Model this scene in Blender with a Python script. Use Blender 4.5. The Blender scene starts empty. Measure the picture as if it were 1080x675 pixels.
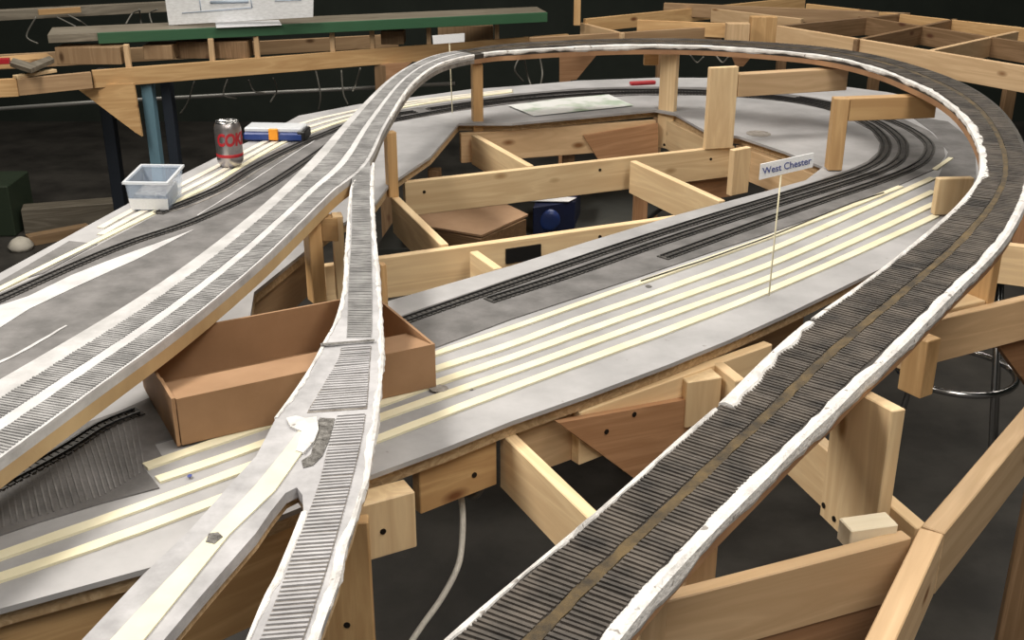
import bpy, bmesh, math, random
from mathutils import Vector, Matrix
random.seed(7)
S = bpy.context.scene
COL = S.collection

# ------------------------------------------------------------------ camera
F = 1180.0; PITCH = math.radians(22.4); CZ = 1.75
SN, CS = math.sin(PITCH), math.cos(PITCH)
cam_d = bpy.data.cameras.new('camera'); cam = bpy.data.objects.new('camera', cam_d); COL.objects.link(cam)
cam_d.sensor_width = 36; cam_d.sensor_fit = 'HORIZONTAL'; cam_d.lens = 36 * F / 1080; cam_d.clip_start = .05
cam.location = (0, 0, CZ); cam.rotation_euler = (math.pi / 2 - PITCH, 0, 0)
S.camera = cam

# ------------------------------------------------------------------ light
S.view_settings.view_transform = 'Standard'; S.view_settings.look = 'None'
S.view_settings.exposure = 0.06; S.view_settings.gamma = 1.0; S.view_settings.use_curve_mapping = False
W = bpy.data.worlds.new('room_air'); S.world = W; W.use_nodes = True
W.node_tree.nodes['Background'].inputs[0].default_value = (1, .93, .84, 1)
W.node_tree.nodes['Background'].inputs[1].default_value = .10
def area(name, loc, size, power, col=(1, .93, .82), rot=(0, 0, 0)):
    l = bpy.data.lights.new(name, 'AREA'); l.shape = 'RECTANGLE'; l.size, l.size_y = size
    l.energy = power; l.color = col
    o = bpy.data.objects.new(name, l); COL.objects.link(o); o.location = loc; o.rotation_euler = rot
    return o
area('ceiling_lamp', (-1.6, 1.6, 3.1), (.5, 2.4), 92)
area('ceiling_lamp', (1.0, 1.0, 3.1), (.5, 2.4), 44)
area('ceiling_lamp', (0.3, 3.9, 3.1), (2.4, .5), 48)
area('ceiling_lamp', (0.2, -0.7, 3.1), (2.4, .4), 34)
area('ceiling_lamp', (-2.2, 5.3, 3.1), (2.0, .5), 30)
area('ceiling_lamp', (2.6, 5.0, 3.1), (2.0, .5), 26)

# ------------------------------------------------------------------ projection helpers (used to survey points on known levels)
ZD = 1.03      # top of the lower deck
ZF = 1.000     # top of the grid frame
def ray(px, py):
    xo, yo = (px - 540) / F, (py - 337.5) / F
    return Vector((xo, CS - yo * SN, -SN - yo * CS))
def P(px, py, z):
    d = ray(px, py); t = (z - CZ) / d.z
    return Vector((d.x * t, d.y * t, z))
def PY(px, py, Y):
    d = ray(px, py); t = Y / d.y
    return Vector((d.x * t, Y, CZ + d.z * t))
def PV(px, py, A, B):
    n = Vector((B.y - A.y, A.x - B.x, 0)); d = ray(px, py)
    t = n.dot(Vector((A.x, A.y, 0))) / n.dot(d)
    return Vector((d.x * t, d.y * t, CZ + d.z * t))
def interp(tab, v):
    if v <= tab[0][0]: return tab[0][1]
    for (a, x), (b, y) in zip(tab, tab[1:]):
        if v <= b: return x + (y - x) * (v - a) / (b - a)
    return tab[-1][1]
def smooth(pts, n=6):
    out = []
    P_ = [Vector(p) for p in pts]
    for i in range(len(P_) - 1):
        p0 = P_[max(i - 1, 0)]; p1 = P_[i]; p2 = P_[i + 1]; p3 = P_[min(i + 2, len(P_) - 1)]
        for k in range(n):
            t = k / n
            out.append(.5 * ((2 * p1) + (p2 - p0) * t + (2 * p0 - 5 * p1 + 4 * p2 - p3) * t * t + (3 * p1 - p0 - 3 * p2 + p3) * t ** 3))
    out.append(P_[-1]); return out
def resample(pts, step):
    out = [pts[0].copy()]; acc = 0; last = pts[0]
    for p in pts[1:]:
        seg = (p - last).length
        while seg > 1e-9 and acc + seg >= step:
            last = last + (p - last) * ((step - acc) / seg); out.append(last.copy()); seg = (p - last).length; acc = 0
        acc += seg; last = p
    return out

# ------------------------------------------------------------------ materials
def mat(name, rough=.7, metal=0.0):
    m = bpy.data.materials.new(name); m.use_nodes = True
    nt = m.node_tree; b = nt.nodes['Principled BSDF']
    b.inputs['Roughness'].default_value = rough; b.inputs['Metallic'].default_value = metal
    return m, nt, b
def ramp(nt, stops):
    r = nt.nodes.new('ShaderNodeValToRGB'); e = r.color_ramp.elements
    while len(e) < len(stops): e.new(.5)
    for q, (p, c) in zip(e, stops): q.position = p; q.color = (*c, 1)
    return r
def coords(nt, scale, kind='Object'):
    tc = nt.nodes.new('ShaderNodeTexCoord'); mp = nt.nodes.new('ShaderNodeMapping')
    mp.inputs['Scale'].default_value = scale
    nt.links.new(tc.outputs[kind], mp.inputs[0]); return mp
def mottled(name, c1, c2, scale=8, rough=.8, bump=.0, detail=6, lo=.35, hi=.65, metal=0, speck=None, stretch=(1, 1, 1)):
    m, nt, b = mat(name, rough, metal)
    mp = coords(nt, stretch)
    n = nt.nodes.new('ShaderNodeTexNoise'); n.inputs['Scale'].default_value = scale; n.inputs['Detail'].default_value = detail
    n.inputs['Roughness'].default_value = .62
    nt.links.new(mp.outputs[0], n.inputs[0])
    r = ramp(nt, [(lo, c1), (hi, c2)]); nt.links.new(n.outputs[0], r.inputs[0]); out = r.outputs[0]
    if speck:
        n2 = nt.nodes.new('ShaderNodeTexNoise'); n2.inputs['Scale'].default_value = speck[1]; n2.inputs['Detail'].default_value = 2
        nt.links.new(mp.outputs[0], n2.inputs[0])
        r2 = ramp(nt, [(speck[2], (0, 0, 0)), (speck[2] + .04, (1, 1, 1))]); nt.links.new(n2.outputs[0], r2.inputs[0])
        mx = nt.nodes.new('ShaderNodeMix'); mx.data_type = 'RGBA'
        nt.links.new(r2.outputs[0], mx.inputs[0]); nt.links.new(out, mx.inputs[6]); mx.inputs[7].default_value = (*speck[0], 1)
        out = mx.outputs[2]
    nt.links.new(out, b.inputs['Base Color'])
    if bump:
        bp = nt.nodes.new('ShaderNodeBump'); bp.inputs['Strength'].default_value = bump; bp.inputs['Distance'].default_value = .004
        n3 = nt.nodes.new('ShaderNodeTexNoise'); n3.inputs['Scale'].default_value = scale * 6; n3.inputs['Detail'].default_value = 4
        nt.links.new(mp.outputs[0], n3.inputs[0]); nt.links.new(n3.outputs[0], bp.inputs['Height']); nt.links.new(bp.outputs[0], b.inputs['Normal'])
    return m
def wood(name, c1, c2, dark, rough=.55, grain=1.0, knots=True):
    """grain runs along local X of every board"""
    m, nt, b = mat(name, rough)
    oi = nt.nodes.new('ShaderNodeObjectInfo')
    tc = nt.nodes.new('ShaderNodeTexCoord')
    add = nt.nodes.new('ShaderNodeVectorMath'); add.operation = 'ADD'
    mul = nt.nodes.new('ShaderNodeVectorMath'); mul.operation = 'SCALE'; mul.inputs['Scale'].default_value = 9.0
    cmb = nt.nodes.new('ShaderNodeCombineXYZ')
    for i in range(3): nt.links.new(oi.outputs['Random'], cmb.inputs[i])
    nt.links.new(cmb.outputs[0], mul.inputs[0]); nt.links.new(tc.outputs['Object'], add.inputs[0]); nt.links.new(mul.outputs[0], add.inputs[1])
    mp = nt.nodes.new('ShaderNodeMapping'); mp.inputs['Scale'].default_value = (.9, 10 * grain, 10 * grain); nt.links.new(add.outputs[0], mp.inputs[0])
    n = nt.nodes.new('ShaderNodeTexNoise'); n.inputs['Scale'].default_value = 2.2; n.inputs['Detail'].default_value = 5; n.inputs['Distortion'].default_value = .8
    nt.links.new(mp.outputs[0], n.inputs[0])
    mm = nt.nodes.new('ShaderNodeMath'); mm.operation = 'MULTIPLY'; mm.inputs[1].default_value = 4.5; nt.links.new(n.outputs[0], mm.inputs[0])
    fr = nt.nodes.new('ShaderNodeMath'); fr.operation = 'PINGPONG'; fr.inputs[1].default_value = .5; nt.links.new(mm.outputs[0], fr.inputs[0])
    r = ramp(nt, [(0.0, c1), (.33, tuple((x + y) / 2 for x, y in zip(c1, c2))), (.5, c2)]); nt.links.new(fr.outputs[0], r.inputs[0])
    out = r.outputs[0]
    if knots:
        mp2 = nt.nodes.new('ShaderNodeMapping'); mp2.inputs['Scale'].default_value = (3.2, 7, 7); nt.links.new(add.outputs[0], mp2.inputs[0])
        v = nt.nodes.new('ShaderNodeTexVoronoi'); v.inputs['Scale'].default_value = 1.6; nt.links.new(mp2.outputs[0], v.inputs['Vector'])
        r2 = ramp(nt, [(.05, (1, 1, 1)), (.14, (0, 0, 0))]); nt.links.new(v.outputs['Distance'], r2.inputs[0])
        mx = nt.nodes.new('ShaderNodeMix'); mx.data_type = 'RGBA'
        nt.links.new(r2.outputs[0], mx.inputs[0]); nt.links.new(out, mx.inputs[6]); mx.inputs[7].default_value = (*dark, 1); out = mx.outputs[2]
    hs = nt.nodes.new('ShaderNodeHueSaturation'); nt.links.new(out, hs.inputs['Color'])
    mr = nt.nodes.new('ShaderNodeMapRange'); mr.inputs['To Min'].default_value = .86; mr.inputs['To Max'].default_value = 1.12
    nt.links.new(oi.outputs['Random'], mr.inputs[0]); nt.links.new(mr.outputs[0], hs.inputs['Value'])
    nt.links.new(hs.outputs[0], b.inputs['Base Color'])
    bp = nt.nodes.new('ShaderNodeBump'); bp.inputs['Strength'].default_value = .12; bp.inputs['Distance'].default_value = .002
    nt.links.new(n.outputs[0], bp.inputs['Height']); nt.links.new(bp.outputs[0], b.inputs['Normal'])
    return m
def plain(name, c, rough=.5, metal=0):
    m, nt, b = mat(name, rough, metal)
    n = nt.nodes.new('ShaderNodeTexNoise'); n.inputs['Scale'].default_value = 30
    r = ramp(nt, [(.3, tuple(x * .88 for x in c)), (.7, tuple(min(1, x * 1.08) for x in c))]); nt.links.new(n.outputs[0], r.inputs[0]); nt.links.new(r.outputs[0], b.inputs['Base Color'])
    return m
M = {}
M['pine'] = wood('pine', (.58, .395, .225), (.69, .49, .295), (.22, .10, .035))
M['pale_pine'] = wood('pale_pine', (.70, .505, .295), (.82, .63, .385), (.32, .17, .06))
M['orange_pine'] = wood('orange_pine', (.53, .32, .145), (.66, .43, .21), (.2, .08, .03))
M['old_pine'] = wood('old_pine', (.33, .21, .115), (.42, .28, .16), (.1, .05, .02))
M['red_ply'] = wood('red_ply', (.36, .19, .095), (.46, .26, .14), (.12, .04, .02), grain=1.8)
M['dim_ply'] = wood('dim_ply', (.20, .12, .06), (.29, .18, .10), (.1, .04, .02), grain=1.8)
M['ply_edge'] = wood('ply_edge', (.46, .31, .17), (.66, .49, .30), (.2, .1, .05), grain=3, knots=False)
M['white_wood'] = wood('white_wood', (.80, .70, .52), (.88, .79, .62), (.5, .4, .25), knots=False)
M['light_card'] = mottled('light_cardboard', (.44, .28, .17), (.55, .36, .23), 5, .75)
M['grey_board'] = mottled('grey_shelf_board', (.055, .058, .055), (.085, .09, .085), 5, .7)
M['tan_ply'] = mottled('tan_ply_edge', (.42, .29, .15), (.54, .39, .21), 7, .6, .1)
M['reddish_ply'] = mottled('reddish_ply_edge', (.30, .16, .085), (.42, .24, .13), 9, .6, .1)
M['deck_paint'] = mottled('deck_paint', (.30, .30, .315), (.435, .435, .455), 5, .6, .05, speck=((.26, .25, .25), 55, .73))
M['far_deck_paint'] = M['deck_paint']
M['cream'] = mottled('cream_foam', (.72, .67, .48), (.84, .80, .62), 9, .7, .05)
M['dull_cream'] = mottled('dull_cream_foam', (.66, .62, .54), (.77, .73, .65), 9, .7, .05)
M['roadbed'] = mottled('grey_roadbed_paint', (.10, .098, .10), (.185, .18, .185), 14, .6, .25, stretch=(1, 1, 1))
M['hatch'] = mottled('pale_tie_marks', (.13, .128, .13), (.27, .265, .27), 16, .6)
M['tie_dark'] = mottled('dark_tie_paint', (.03, .029, .029), (.075, .07, .066), 40, .55)
M['rail'] = plain('blackened_rail', (.03, .03, .032), .4)
M['grey_base'] = mottled('pale_grey_paint', (.38, .38, .39), (.55, .55, .57), 18, .65, .2)
M['branch_paint'] = mottled('branch_grey_paint', (.31, .31, .33), (.50, .50, .53), 16, .65, .2)
M['pale_paint'] = mottled('pale_paint', (.46, .46, .48), (.61, .61, .63), 14, .6, .1)
M['grey_tie'] = mottled('grey_tie_paint', (.20, .20, .205), (.38, .38, .39), 24, .6, .1)
M['brown_base'] = mottled('dark_brown_ballast', (.022, .019, .017), (.05, .042, .036), 22, .6, .3)
M['brown_tie'] = mottled('weathered_tie_stain', (.032, .028, .026), (.118, .10, .086), 22, .6, .2)
M['glue'] = mottled('brown_glue_line', (.022, .014, .005), (.12, .078, .026), 34, .6, .3)
M['plaster'] = mottled('white_plaster', (.60, .59, .59), (.84, .83, .83), 30, .75, .6, speck=((.30, .28, .27), 70, .68))
M['rubble'] = mottled('grey_fibre_board', (.10, .095, .09), (.36, .35, .34), 120, .9, 1.0)
M['fibre'] = mottled('grey_fibre_edge', (.17, .15, .135), (.33, .31, .29), 60, .9, .6)
M['cardboard'] = mottled('cardboard', (.28, .16, .082), (.36, .215, .12), 6, .75, .05)
M['blue'] = plain('blue_plastic', (.02, .05, .22), .35)
M['navy'] = plain('navy_print', (.012, .02, .07), .4)
M['white'] = plain('white_card', (.80, .82, .86), .5)
M['black'] = plain('black_plastic', (.012, .012, .013), .4)
M['wall'] = mottled('dark_wall_paint', (.010, .016, .012), (.018, .025, .019), 3, .8)
M['floor'] = mottled('dark_concrete', (.026, .024, .022), (.066, .061, .055), 3.5, .55, .15)
M['green'] = plain('green_paint', (.035, .11, .055), .5)
M['grey_wood'] = wood('grey_wood', (.15, .13, .10), (.25, .22, .175), (.1, .08, .06))
M['steel_blue'] = plain('blue_grey_paint', (.13, .24, .31), .5)
M['dark_steel'] = plain('dark_blue_paint', (.016, .022, .034), .5)
M['chrome'] = plain('chrome', (.55, .55, .56), .22, 1)
M['screw'] = plain('dark_screw', (.03, .024, .02), .4, .6)
M['cable'] = plain('white_cable', (.78, .76, .70), .5)
M['wire'] = plain('grey_wire', (.16, .155, .14), .5)
M['red'] = plain('red_print', (.42, .02, .03), .35)
M['orange'] = plain('orange_plastic', (.85, .33, .02), .4)
M['silver'] = plain('silver_can', (.50, .47, .48), .28, .9)
M['ink'] = plain('blue_ink', (.05, .075, .28), .5)
M['green_crate'] = plain('dark_green_crate', (.02, .035, .018), .7)
M['pipe'] = plain('galvanised_pipe', (.36, .36, .35), .4, .4)
def clear_mat(name, c, a):
    m, nt, b = mat(name, .25)
    b.inputs['Base Color'].default_value = (*c, 1)
    t = nt.nodes.new('ShaderNodeBsdfTransparent'); mx = nt.nodes.new('ShaderNodeMixShader'); mx.inputs[0].default_value = a
    nt.links.new(t.outputs[0], mx.inputs[1]); nt.links.new(b.outputs[0], mx.inputs[2]); nt.links.new(mx.outputs[0], nt.nodes['Material Output'].inputs[0])
    return m
M['clear'] = clear_mat('clear_plastic', (.60, .72, .90), .28)
M['clear_rim'] = clear_mat('clear_plastic_rim', (.80, .84, .90), .72)
def sheet_mat():
    m, nt, b = mat('printed_sheet', .4)
    mp = coords(nt, (1, 1, 1))
    n = nt.nodes.new('ShaderNodeTexNoise'); n.inputs['Scale'].default_value = 9; n.inputs['Detail'].default_value = 4; nt.links.new(mp.outputs[0], n.inputs[0])
    r = ramp(nt, [(.46, (.80, .83, .84)), (.58, (.46, .56, .47)), (.68, (.36, .46, .36))]); nt.links.new(n.outputs[0], r.inputs[0]); nt.links.new(r.outputs[0], b.inputs['Base Color'])
    return m
M['sheet'] = sheet_mat()

# ------------------------------------------------------------------ object helpers
def tag(o, label=None, cat=None, group=None, kind=None):
    if label: o['label'] = label
    if cat: o['category'] = cat
    if group: o['group'] = group
    if kind: o['kind'] = kind
    return o
def link(name, verts, faces, m, parent=None, loc=None, M4=None, shade=False):
    """verts in world space unless M4 given; stored local to M4 (or loc)"""
    me = bpy.data.meshes.new(name)
    if M4 is None: M4 = Matrix.Translation(loc if loc is not None else (parent.matrix_world.translation if parent and parent.type == 'EMPTY' else Vector((0, 0, 0))))
    inv = M4.inverted()
    me.from_pydata([inv @ Vector(v) for v in verts], [], faces); me.update()
    bm = bmesh.new(); bm.from_mesh(me); bmesh.ops.recalc_face_normals(bm, faces=bm.faces); bm.to_mesh(me); bm.free()
    if shade:
        for p in me.polygons: p.use_smooth = True
    me.materials.append(m)
    o = bpy.data.objects.new(name, me); COL.objects.link(o)
    if parent:
        o.parent = parent; o.matrix_parent_inverse = Matrix.Identity(4)
        o.matrix_local = parent.matrix_world.inverted() @ M4
        o.matrix_world = M4
    else: o.matrix_world = M4
    return o
def empty(name, loc, label, cat, group=None):
    o = bpy.data.objects.new(name, None); COL.objects.link(o); o.location = loc; o.matrix_world = Matrix.Translation(loc)
    o.empty_display_size = .05
    return tag(o, label, cat, group)
def frame_of(origin, xdir):
    x = Vector(xdir).normalized(); z = Vector((0, 0, 1))
    if abs(x.z) > .95: y = Vector((0, 1, 0))
    else: y = z.cross(x).normalized()
    z = x.cross(y).normalized()
    return Matrix(((x.x, y.x, z.x, origin[0]), (x.y, y.y, z.y, origin[1]), (x.z, y.z, z.z, origin[2]), (0, 0, 0, 1)))
BOXF = [(0, 1, 2, 3), (7, 6, 5, 4), (0, 4, 5, 1), (1, 5, 6, 2), (2, 6, 7, 3), (3, 7, 4, 0)]
def hexa(c8):  # 8 corners, bottom ring then top ring
    return list(c8), BOXF
def bevel(o, w=.0015, seg=1):
    md = o.modifiers.new('soft_edges', 'BEVEL'); md.width = w; md.segments = seg; md.limit_method = 'ANGLE'
    return o
def screws(o, A, B, zt, spots, up=True, nrm=None):
    """dark screw heads on the camera-side face; spots = (distance from A, depth below top)"""
    d = Vector((B.x - A.x, B.y - A.y, 0)).normalized()
    n = Vector((d.y, -d.x, 0))
    if n.dot(Vector((-A.x, -A.y, 0))) < 0: n = -n
    for (u, v) in spots:
        c = Vector((A.x, A.y, zt)) + d * u - Vector((0, 0, v)); r = .0042
        vs, k = [], 10
        for e in (0, .0012):
            for i in range(k):
                a = 2 * math.pi * i / k; vs.append(c + n * e + d * (r * math.cos(a)) + Vector((0, 0, r * math.sin(a))))
        fs = [tuple(range(k)), tuple(range(2 * k - 1, k - 1, -1))] + [(i, (i + 1) % k, k + (i + 1) % k, k + i) for i in range(k)]
        link('screw', vs, fs, M['screw'], o, M4=Matrix.Translation(c))
def board3(name, label, A, B, h, t, m, cat='board', group=None, back=True, sc=()):
    """A,B = camera-side top edge ends in world; thickness goes away from the camera"""
    A = Vector(A); B = Vector(B); d = (B - A).normalized(); n = Vector((-d.y, d.x, 0)).normalized()
    if n.dot(Vector((A.x, A.y, 0))) < 0: n = -n
    if not back: n = -n
    dz = Vector((0, 0, -h)); t_ = n * t
    vs = [A + dz, B + dz, B + dz + t_, A + dz + t_, A, B, B + t_, A + t_]
    M4 = frame_of((A + dz + t_ * .5), d)
    o = bevel(link(name, vs, BOXF, m, M4=M4))
    tag(o, label, cat, group)
    if sc: screws(o, A, B, A.z, sc)
    return o
def board(label, a, b, m='pine', z=ZF, h=.089, t=.019, name='joist', cat='board', group='lumber of the grid frame', back=True, sc=(), e=0.0):
    A = P(a[0], a[1], z); B = P(b[0], b[1], z)
    if e:
        d = (B - A).normalized(); A = A - d * e; B = B + d * e
    return board3(name, label, A, B, h, t, M[m], cat, group, back, sc)
def upright3(name, label, A, B, zb, zt, t, m, cat='post', group=None, sc=(), slope=None):
    """vertical slab: camera-side face over A-B, grain vertical"""
    d = Vector((B.x - A.x, B.y - A.y, 0)).normalized(); n = Vector((-d.y, d.x, 0))
    if n.dot(Vector((A.x, A.y, 0))) < 0: n = -n
    a = Vector((A.x, A.y, zb)); b = Vector((B.x, B.y, zb)); tt = n * t
    za, zb2 = (zt, zt) if slope is None else slope
    a2 = Vector((A.x, A.y, za)); b2 = Vector((B.x, B.y, zb2))
    vs = [a, b, b + tt, a + tt, a2, b2, b2 + tt, a2 + tt]
    M4 = frame_of((a + b + tt) / 2, (0, 0, 1))
    o = bevel(link(name, vs, BOXF, m, M4=M4)); tag(o, label, cat, group)
    if sc: screws(o, Vector((A.x, A.y, 0)), Vector((B.x, B.y, 0)), zt, sc)
    return o
def plate(name, label, pts, nvec, m, cat='brace', group=None, parent=None):
    pts = [Vector(p) for p in pts]; k = len(pts); nv = Vector(nvec)
    vs = pts + [p + nv for p in pts]
    fs = [tuple(range(k)), tuple(range(2 * k - 1, k - 1, -1))] + [(i, (i + 1) % k, k + (i + 1) % k, k + i) for i in range(k)]
    c = sum(vs, Vector()) / len(vs)
    d = (pts[1] - pts[0]); M4 = frame_of(c, d if abs(d.normalized().z) < .9 else Vector((1, 0, 0)))
    o = link(name, vs, fs, m, parent, M4=M4)
    if label: tag(o, label, cat, group)
    return o
def away(A, B, t):
    d = Vector((B.x - A.x, B.y - A.y, 0)).normalized(); n = Vector((-d.y, d.x, 0))
    return n * t if n.dot(Vector((A.x, A.y, 0))) > 0 else -n * t
def slab(name, px, z, t, m, parent=None, zf=None):
    """flat polygon traced on level z, thickness t downwards"""
    top = [P(x, y, z) if zf is None else P(x, y, zf(x, y)) for x, y in px]
    return slab3(name, top, t, m, parent)
def inside(p, poly):
    r = False; n = len(poly); j = n - 1
    for i in range(n):
        a, b = poly[i], poly[j]
        if (a.y > p.y) != (b.y > p.y) and p.x < (b.x - a.x) * (p.y - a.y) / (b.y - a.y) + a.x: r = not r
        j = i
    return r
def fill(rings):
    """triangles over the area of rings[0] minus the other rings"""
    from mathutils.geometry import delaunay_2d_cdt
    pts, eds = [], []
    for r in rings:
        b = len(pts); k = len(r); pts += [Vector((p.x, p.y)) for p in r]; eds += [(b + i, b + (i + 1) % k) for i in range(k)]
    res = delaunay_2d_cdt(pts, eds, [], 0, 1e-7)
    rep = {}
    for new_i, src in enumerate(res[3]):
        rep[new_i] = src[0] if src else None
    tris = []
    for f in res[2]:
        c = sum((res[0][q] for q in f), Vector((0, 0))) / 3
        if inside(c, rings[0]) and not any(inside(c, h) for h in rings[1:]):
            t = [rep[q] for q in f]
            if None not in t: tris.append(tuple(t))
    return tris
def slab3(name, top, t, m, parent=None):
    n = len(top); tris = fill([top]); vs = list(top) + [Vector((p.x, p.y, p.z - t)) for p in top]
    fs = tris + [tuple(n + q for q in f[::-1]) for f in tris] + [(i, n + i, n + (i + 1) % n, (i + 1) % n) for i in range(n)]
    return link(name, vs, fs, m, parent)
def tube(name, pts, r, m, parent=None, seg=8, loc=None, cap=True):
    pts = [Vector(p) for p in pts]; vs, fs = [], []
    prev = Vector((0, 0, 1))
    for i, p in enumerate(pts):
        d = (pts[min(i + 1, len(pts) - 1)] - pts[max(i - 1, 0)]).normalized()
        u = prev - d * prev.dot(d)
        if u.length < 1e-3: u = Vector((1, 0, 0)) - d * d.x
        u.normalize(); v = d.cross(u); prev = u
        for k in range(seg):
            a = 2 * math.pi * k / seg; vs.append(p + u * (r * math.cos(a)) + v * (r * math.sin(a)))
    for i in range(len(pts) - 1):
        for k in range(seg): fs.append((i * seg + k, i * seg + (k + 1) % seg, (i + 1) * seg + (k + 1) % seg, (i + 1) * seg + k))
    fs.append(tuple(range(seg - 1, -1, -1))); n = len(vs); fs.append(tuple(range(n - seg, n)))
    return link(name, vs, fs, m, parent, M4=Matrix.Translation(loc if loc is not None else pts[0]), shade=True)
def box3(name, c, size, m, parent=None, rz=0, bv=.001):
    c = Vector(c); R = Matrix.Rotation(rz, 4, 'Z'); M4 = Matrix.Translation(c) @ R; sx, sy, sz = (s / 2 for s in size)
    vs = [M4 @ Vector(v) for v in ((-sx, -sy, -sz), (sx, -sy, -sz), (sx, sy, -sz), (-sx, sy, -sz), (-sx, -sy, sz), (sx, -sy, sz), (sx, sy, sz), (-sx, sy, sz))]
    o = link(name, vs, BOXF, m, parent, M4=M4)
    if bv: bevel(o, bv)
    return o
def lathe(name, prof, c, m, parent=None, seg=32):
    vs, fs = [], []
    for (r, z) in prof:
        for k in range(seg):
            a = 2 * math.pi * k / seg; vs.append(Vector(c) + Vector((r * math.cos(a), r * math.sin(a), z)))
    for i in range(len(prof) - 1):
        for k in range(seg): fs.append((i * seg + k, i * seg + (k + 1) % seg, (i + 1) * seg + (k + 1) % seg, (i + 1) * seg + k))
    return link(name, vs, fs, m, parent, M4=Matrix.Translation(c), shade=True)

# ------------------------------------------------------------------ the room
def struct(name, vs, fs, m): o = link(name, vs, fs, m); o['kind'] = 'structure'; return o
def sbox(name, x0, x1, y0, y1, z0, z1, m):
    v = [(x0, y0, z0), (x1, y0, z0), (x1, y1, z0), (x0, y1, z0), (x0, y0, z1), (x1, y0, z1), (x1, y1, z1), (x0, y1, z1)]
    return struct(name, v, BOXF, m)
sbox('floor', -4.2, 5.0, -1.2, 8.2, -.1, 0, M['floor'])
sbox('wall_back', -4.2, 5.0, 8.0, 8.2, 0, 3.3, M['wall'])
sbox('wall_left', -4.4, -4.2, -1.2, 8.2, 0, 3.3, M['wall'])
sbox('wall_right', 5.0, 5.2, -1.2, 8.2, 0, 3.3, M['wall'])
sbox('ceiling', -4.4, 5.2, -1.2, 8.2, 3.3, 3.4, M['wall'])

# ------------------------------------------------------------------ lower deck
outer = [(-60, 668), (0, 642), (80, 620), (160, 598), (240, 566), (320, 534), (391, 501), (470, 472), (540, 444), (620, 416), (706, 384), (770, 358), (830, 331), (921, 287), (975, 262), (1005, 240), (1022, 215), (1036, 185), (1040, 160),
         (1030, 135), (1008, 118), (975, 105), (935, 97), (880, 90), (820, 85), (760, 82), (690, 82), (610, 85), (540, 91), (497, 94), (446, 101), (378, 110), (315, 122), (293, 134), (228, 166), (190, 185), (131, 217), (0, 288), (-70, 325)]
left_join = [(-70, 668)]
hole = [(268, 308), (345, 246), (396, 214), (411, 194), (454, 165), (484, 130), (540, 130), (691, 116), (712, 120), (744, 138), (780, 144), (828, 160), (868, 176), (850, 190), (810, 201), (716, 226), (616, 256), (540, 280), (411, 317), (330, 345), (262, 345)]
deck = empty('layout_deck', P(200, 560, ZD), 'low curved deck with cream strips and dark track beds, can and bin on it', 'model railway deck')
def ring_slab(name, out, hol, z, t, m, parent):
    """polygon with one hole"""
    O3 = [P(x, y, z) for x, y in out]; H3 = [P(x, y, z) for x, y in hol]
    allp = O3 + H3; tris = fill([O3, H3])
    n = len(allp); vs = allp + [p - Vector((0, 0, t)) for p in allp]
    fs = [tuple(f) for f in tris] + [tuple(n + i for i in f[::-1]) for f in tris]
    a = len(O3)
    for i in range(a): j = (i + 1) % a; fs.append((i, j, n + j, n + i))
    for i in range(len(H3)): j = (i + 1) % len(H3); fs.append((a + i, a + j, n + a + j, n + a + i))
    return link(name, vs, fs, m, parent)
def wobble(pts, amp=.9, seed=3):
    rnd = random.Random(seed)
    return [(x, y + rnd.uniform(-amp, amp)) for x, y in pts]
ring_slab('painted_top', outer, hole, ZD, .007, M['deck_paint'], deck)
ring_slab('plywood_base', outer, hole, ZD - .0071, .0222, M['ply_edge'], deck)
def band(name, pxpts, w0, w1, z, t, m, parent, n=5, jit=0):
    """ribbon of world half-width w along traced centreline"""
    c = [P(p[0], p[1], z) for p in [tuple(q) for q in smooth([(x, y, 0) for x, y in pxpts], n)]]
    vs, fs = [], []; k = len(c)
    for i, p in enumerate(c):
        d = (c[min(i + 1, k - 1)] - c[max(i - 1, 0)]).normalized(); nn = Vector((-d.y, d.x, 0)); w = w0 + (w1 - w0) * i / (k - 1)
        j1 = random.uniform(-jit, jit); j2 = random.uniform(-jit, jit)
        for s, zz in ((-1, -t), (1, -t), (1, 0), (-1, 0)): vs.append(p + nn * (s * (w + (j1 if s < 0 else j2))) + Vector((0, 0, zz)))
    for i in range(k - 1):
        for a in range(4): b = (a + 1) % 4; fs.append((i * 4 + a, i * 4 + b, i * 4 + 4 + b, i * 4 + 4 + a))
    fs += [(0, 1, 2, 3), (k * 4 - 1, k * 4 - 2, k * 4 - 3, k * 4 - 4)]
    return link(name, vs, fs, m, parent)
# grey / black track beds
slab('track_bed', [(400, 342), (434, 329), (540, 293), (651, 258), (741, 229), (810, 207), (860, 191), (895, 179), (915, 170), (926, 160), (928, 150), (919, 137), (891, 122), (860, 110), (810, 102), (740, 100), (676, 100), (610, 103), (540, 109), (480, 117), (421, 127), (390, 134),
                   (390, 122), (421, 116), (480, 107), (540, 99), (610, 93), (676, 91), (740, 92), (810, 96), (860, 103), (910, 113), (950, 124), (980, 138), (995, 152), (997, 164), (986, 178), (948, 195), (898, 215), (810, 246), (749, 266), (676, 291), (540, 336), (460, 366), (400, 388)],
     ZD + .002, .0022, M['roadbed'], deck)
slab('track_bed', [(390, 122), (352, 132), (330, 141), (300, 153), (262, 172), (225, 197), (195, 212), (156, 231), (101, 260), (43, 290), (0, 309), (-70, 345), (-70, 470), (0, 430), (120, 350), (200, 295), (290, 225), (360, 168), (390, 136)],
     ZD + .002, .0022, M['roadbed'], deck)
slab('track_bed', [(-60, 592), (0, 564), (42, 550), (108, 530), (168, 514), (150, 491), (171, 481), (163, 468), (182, 462), (170, 421), (158, 419), (124, 434), (60, 456), (-60, 510)], ZD + .002, .0022, M['roadbed'], deck)
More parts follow.
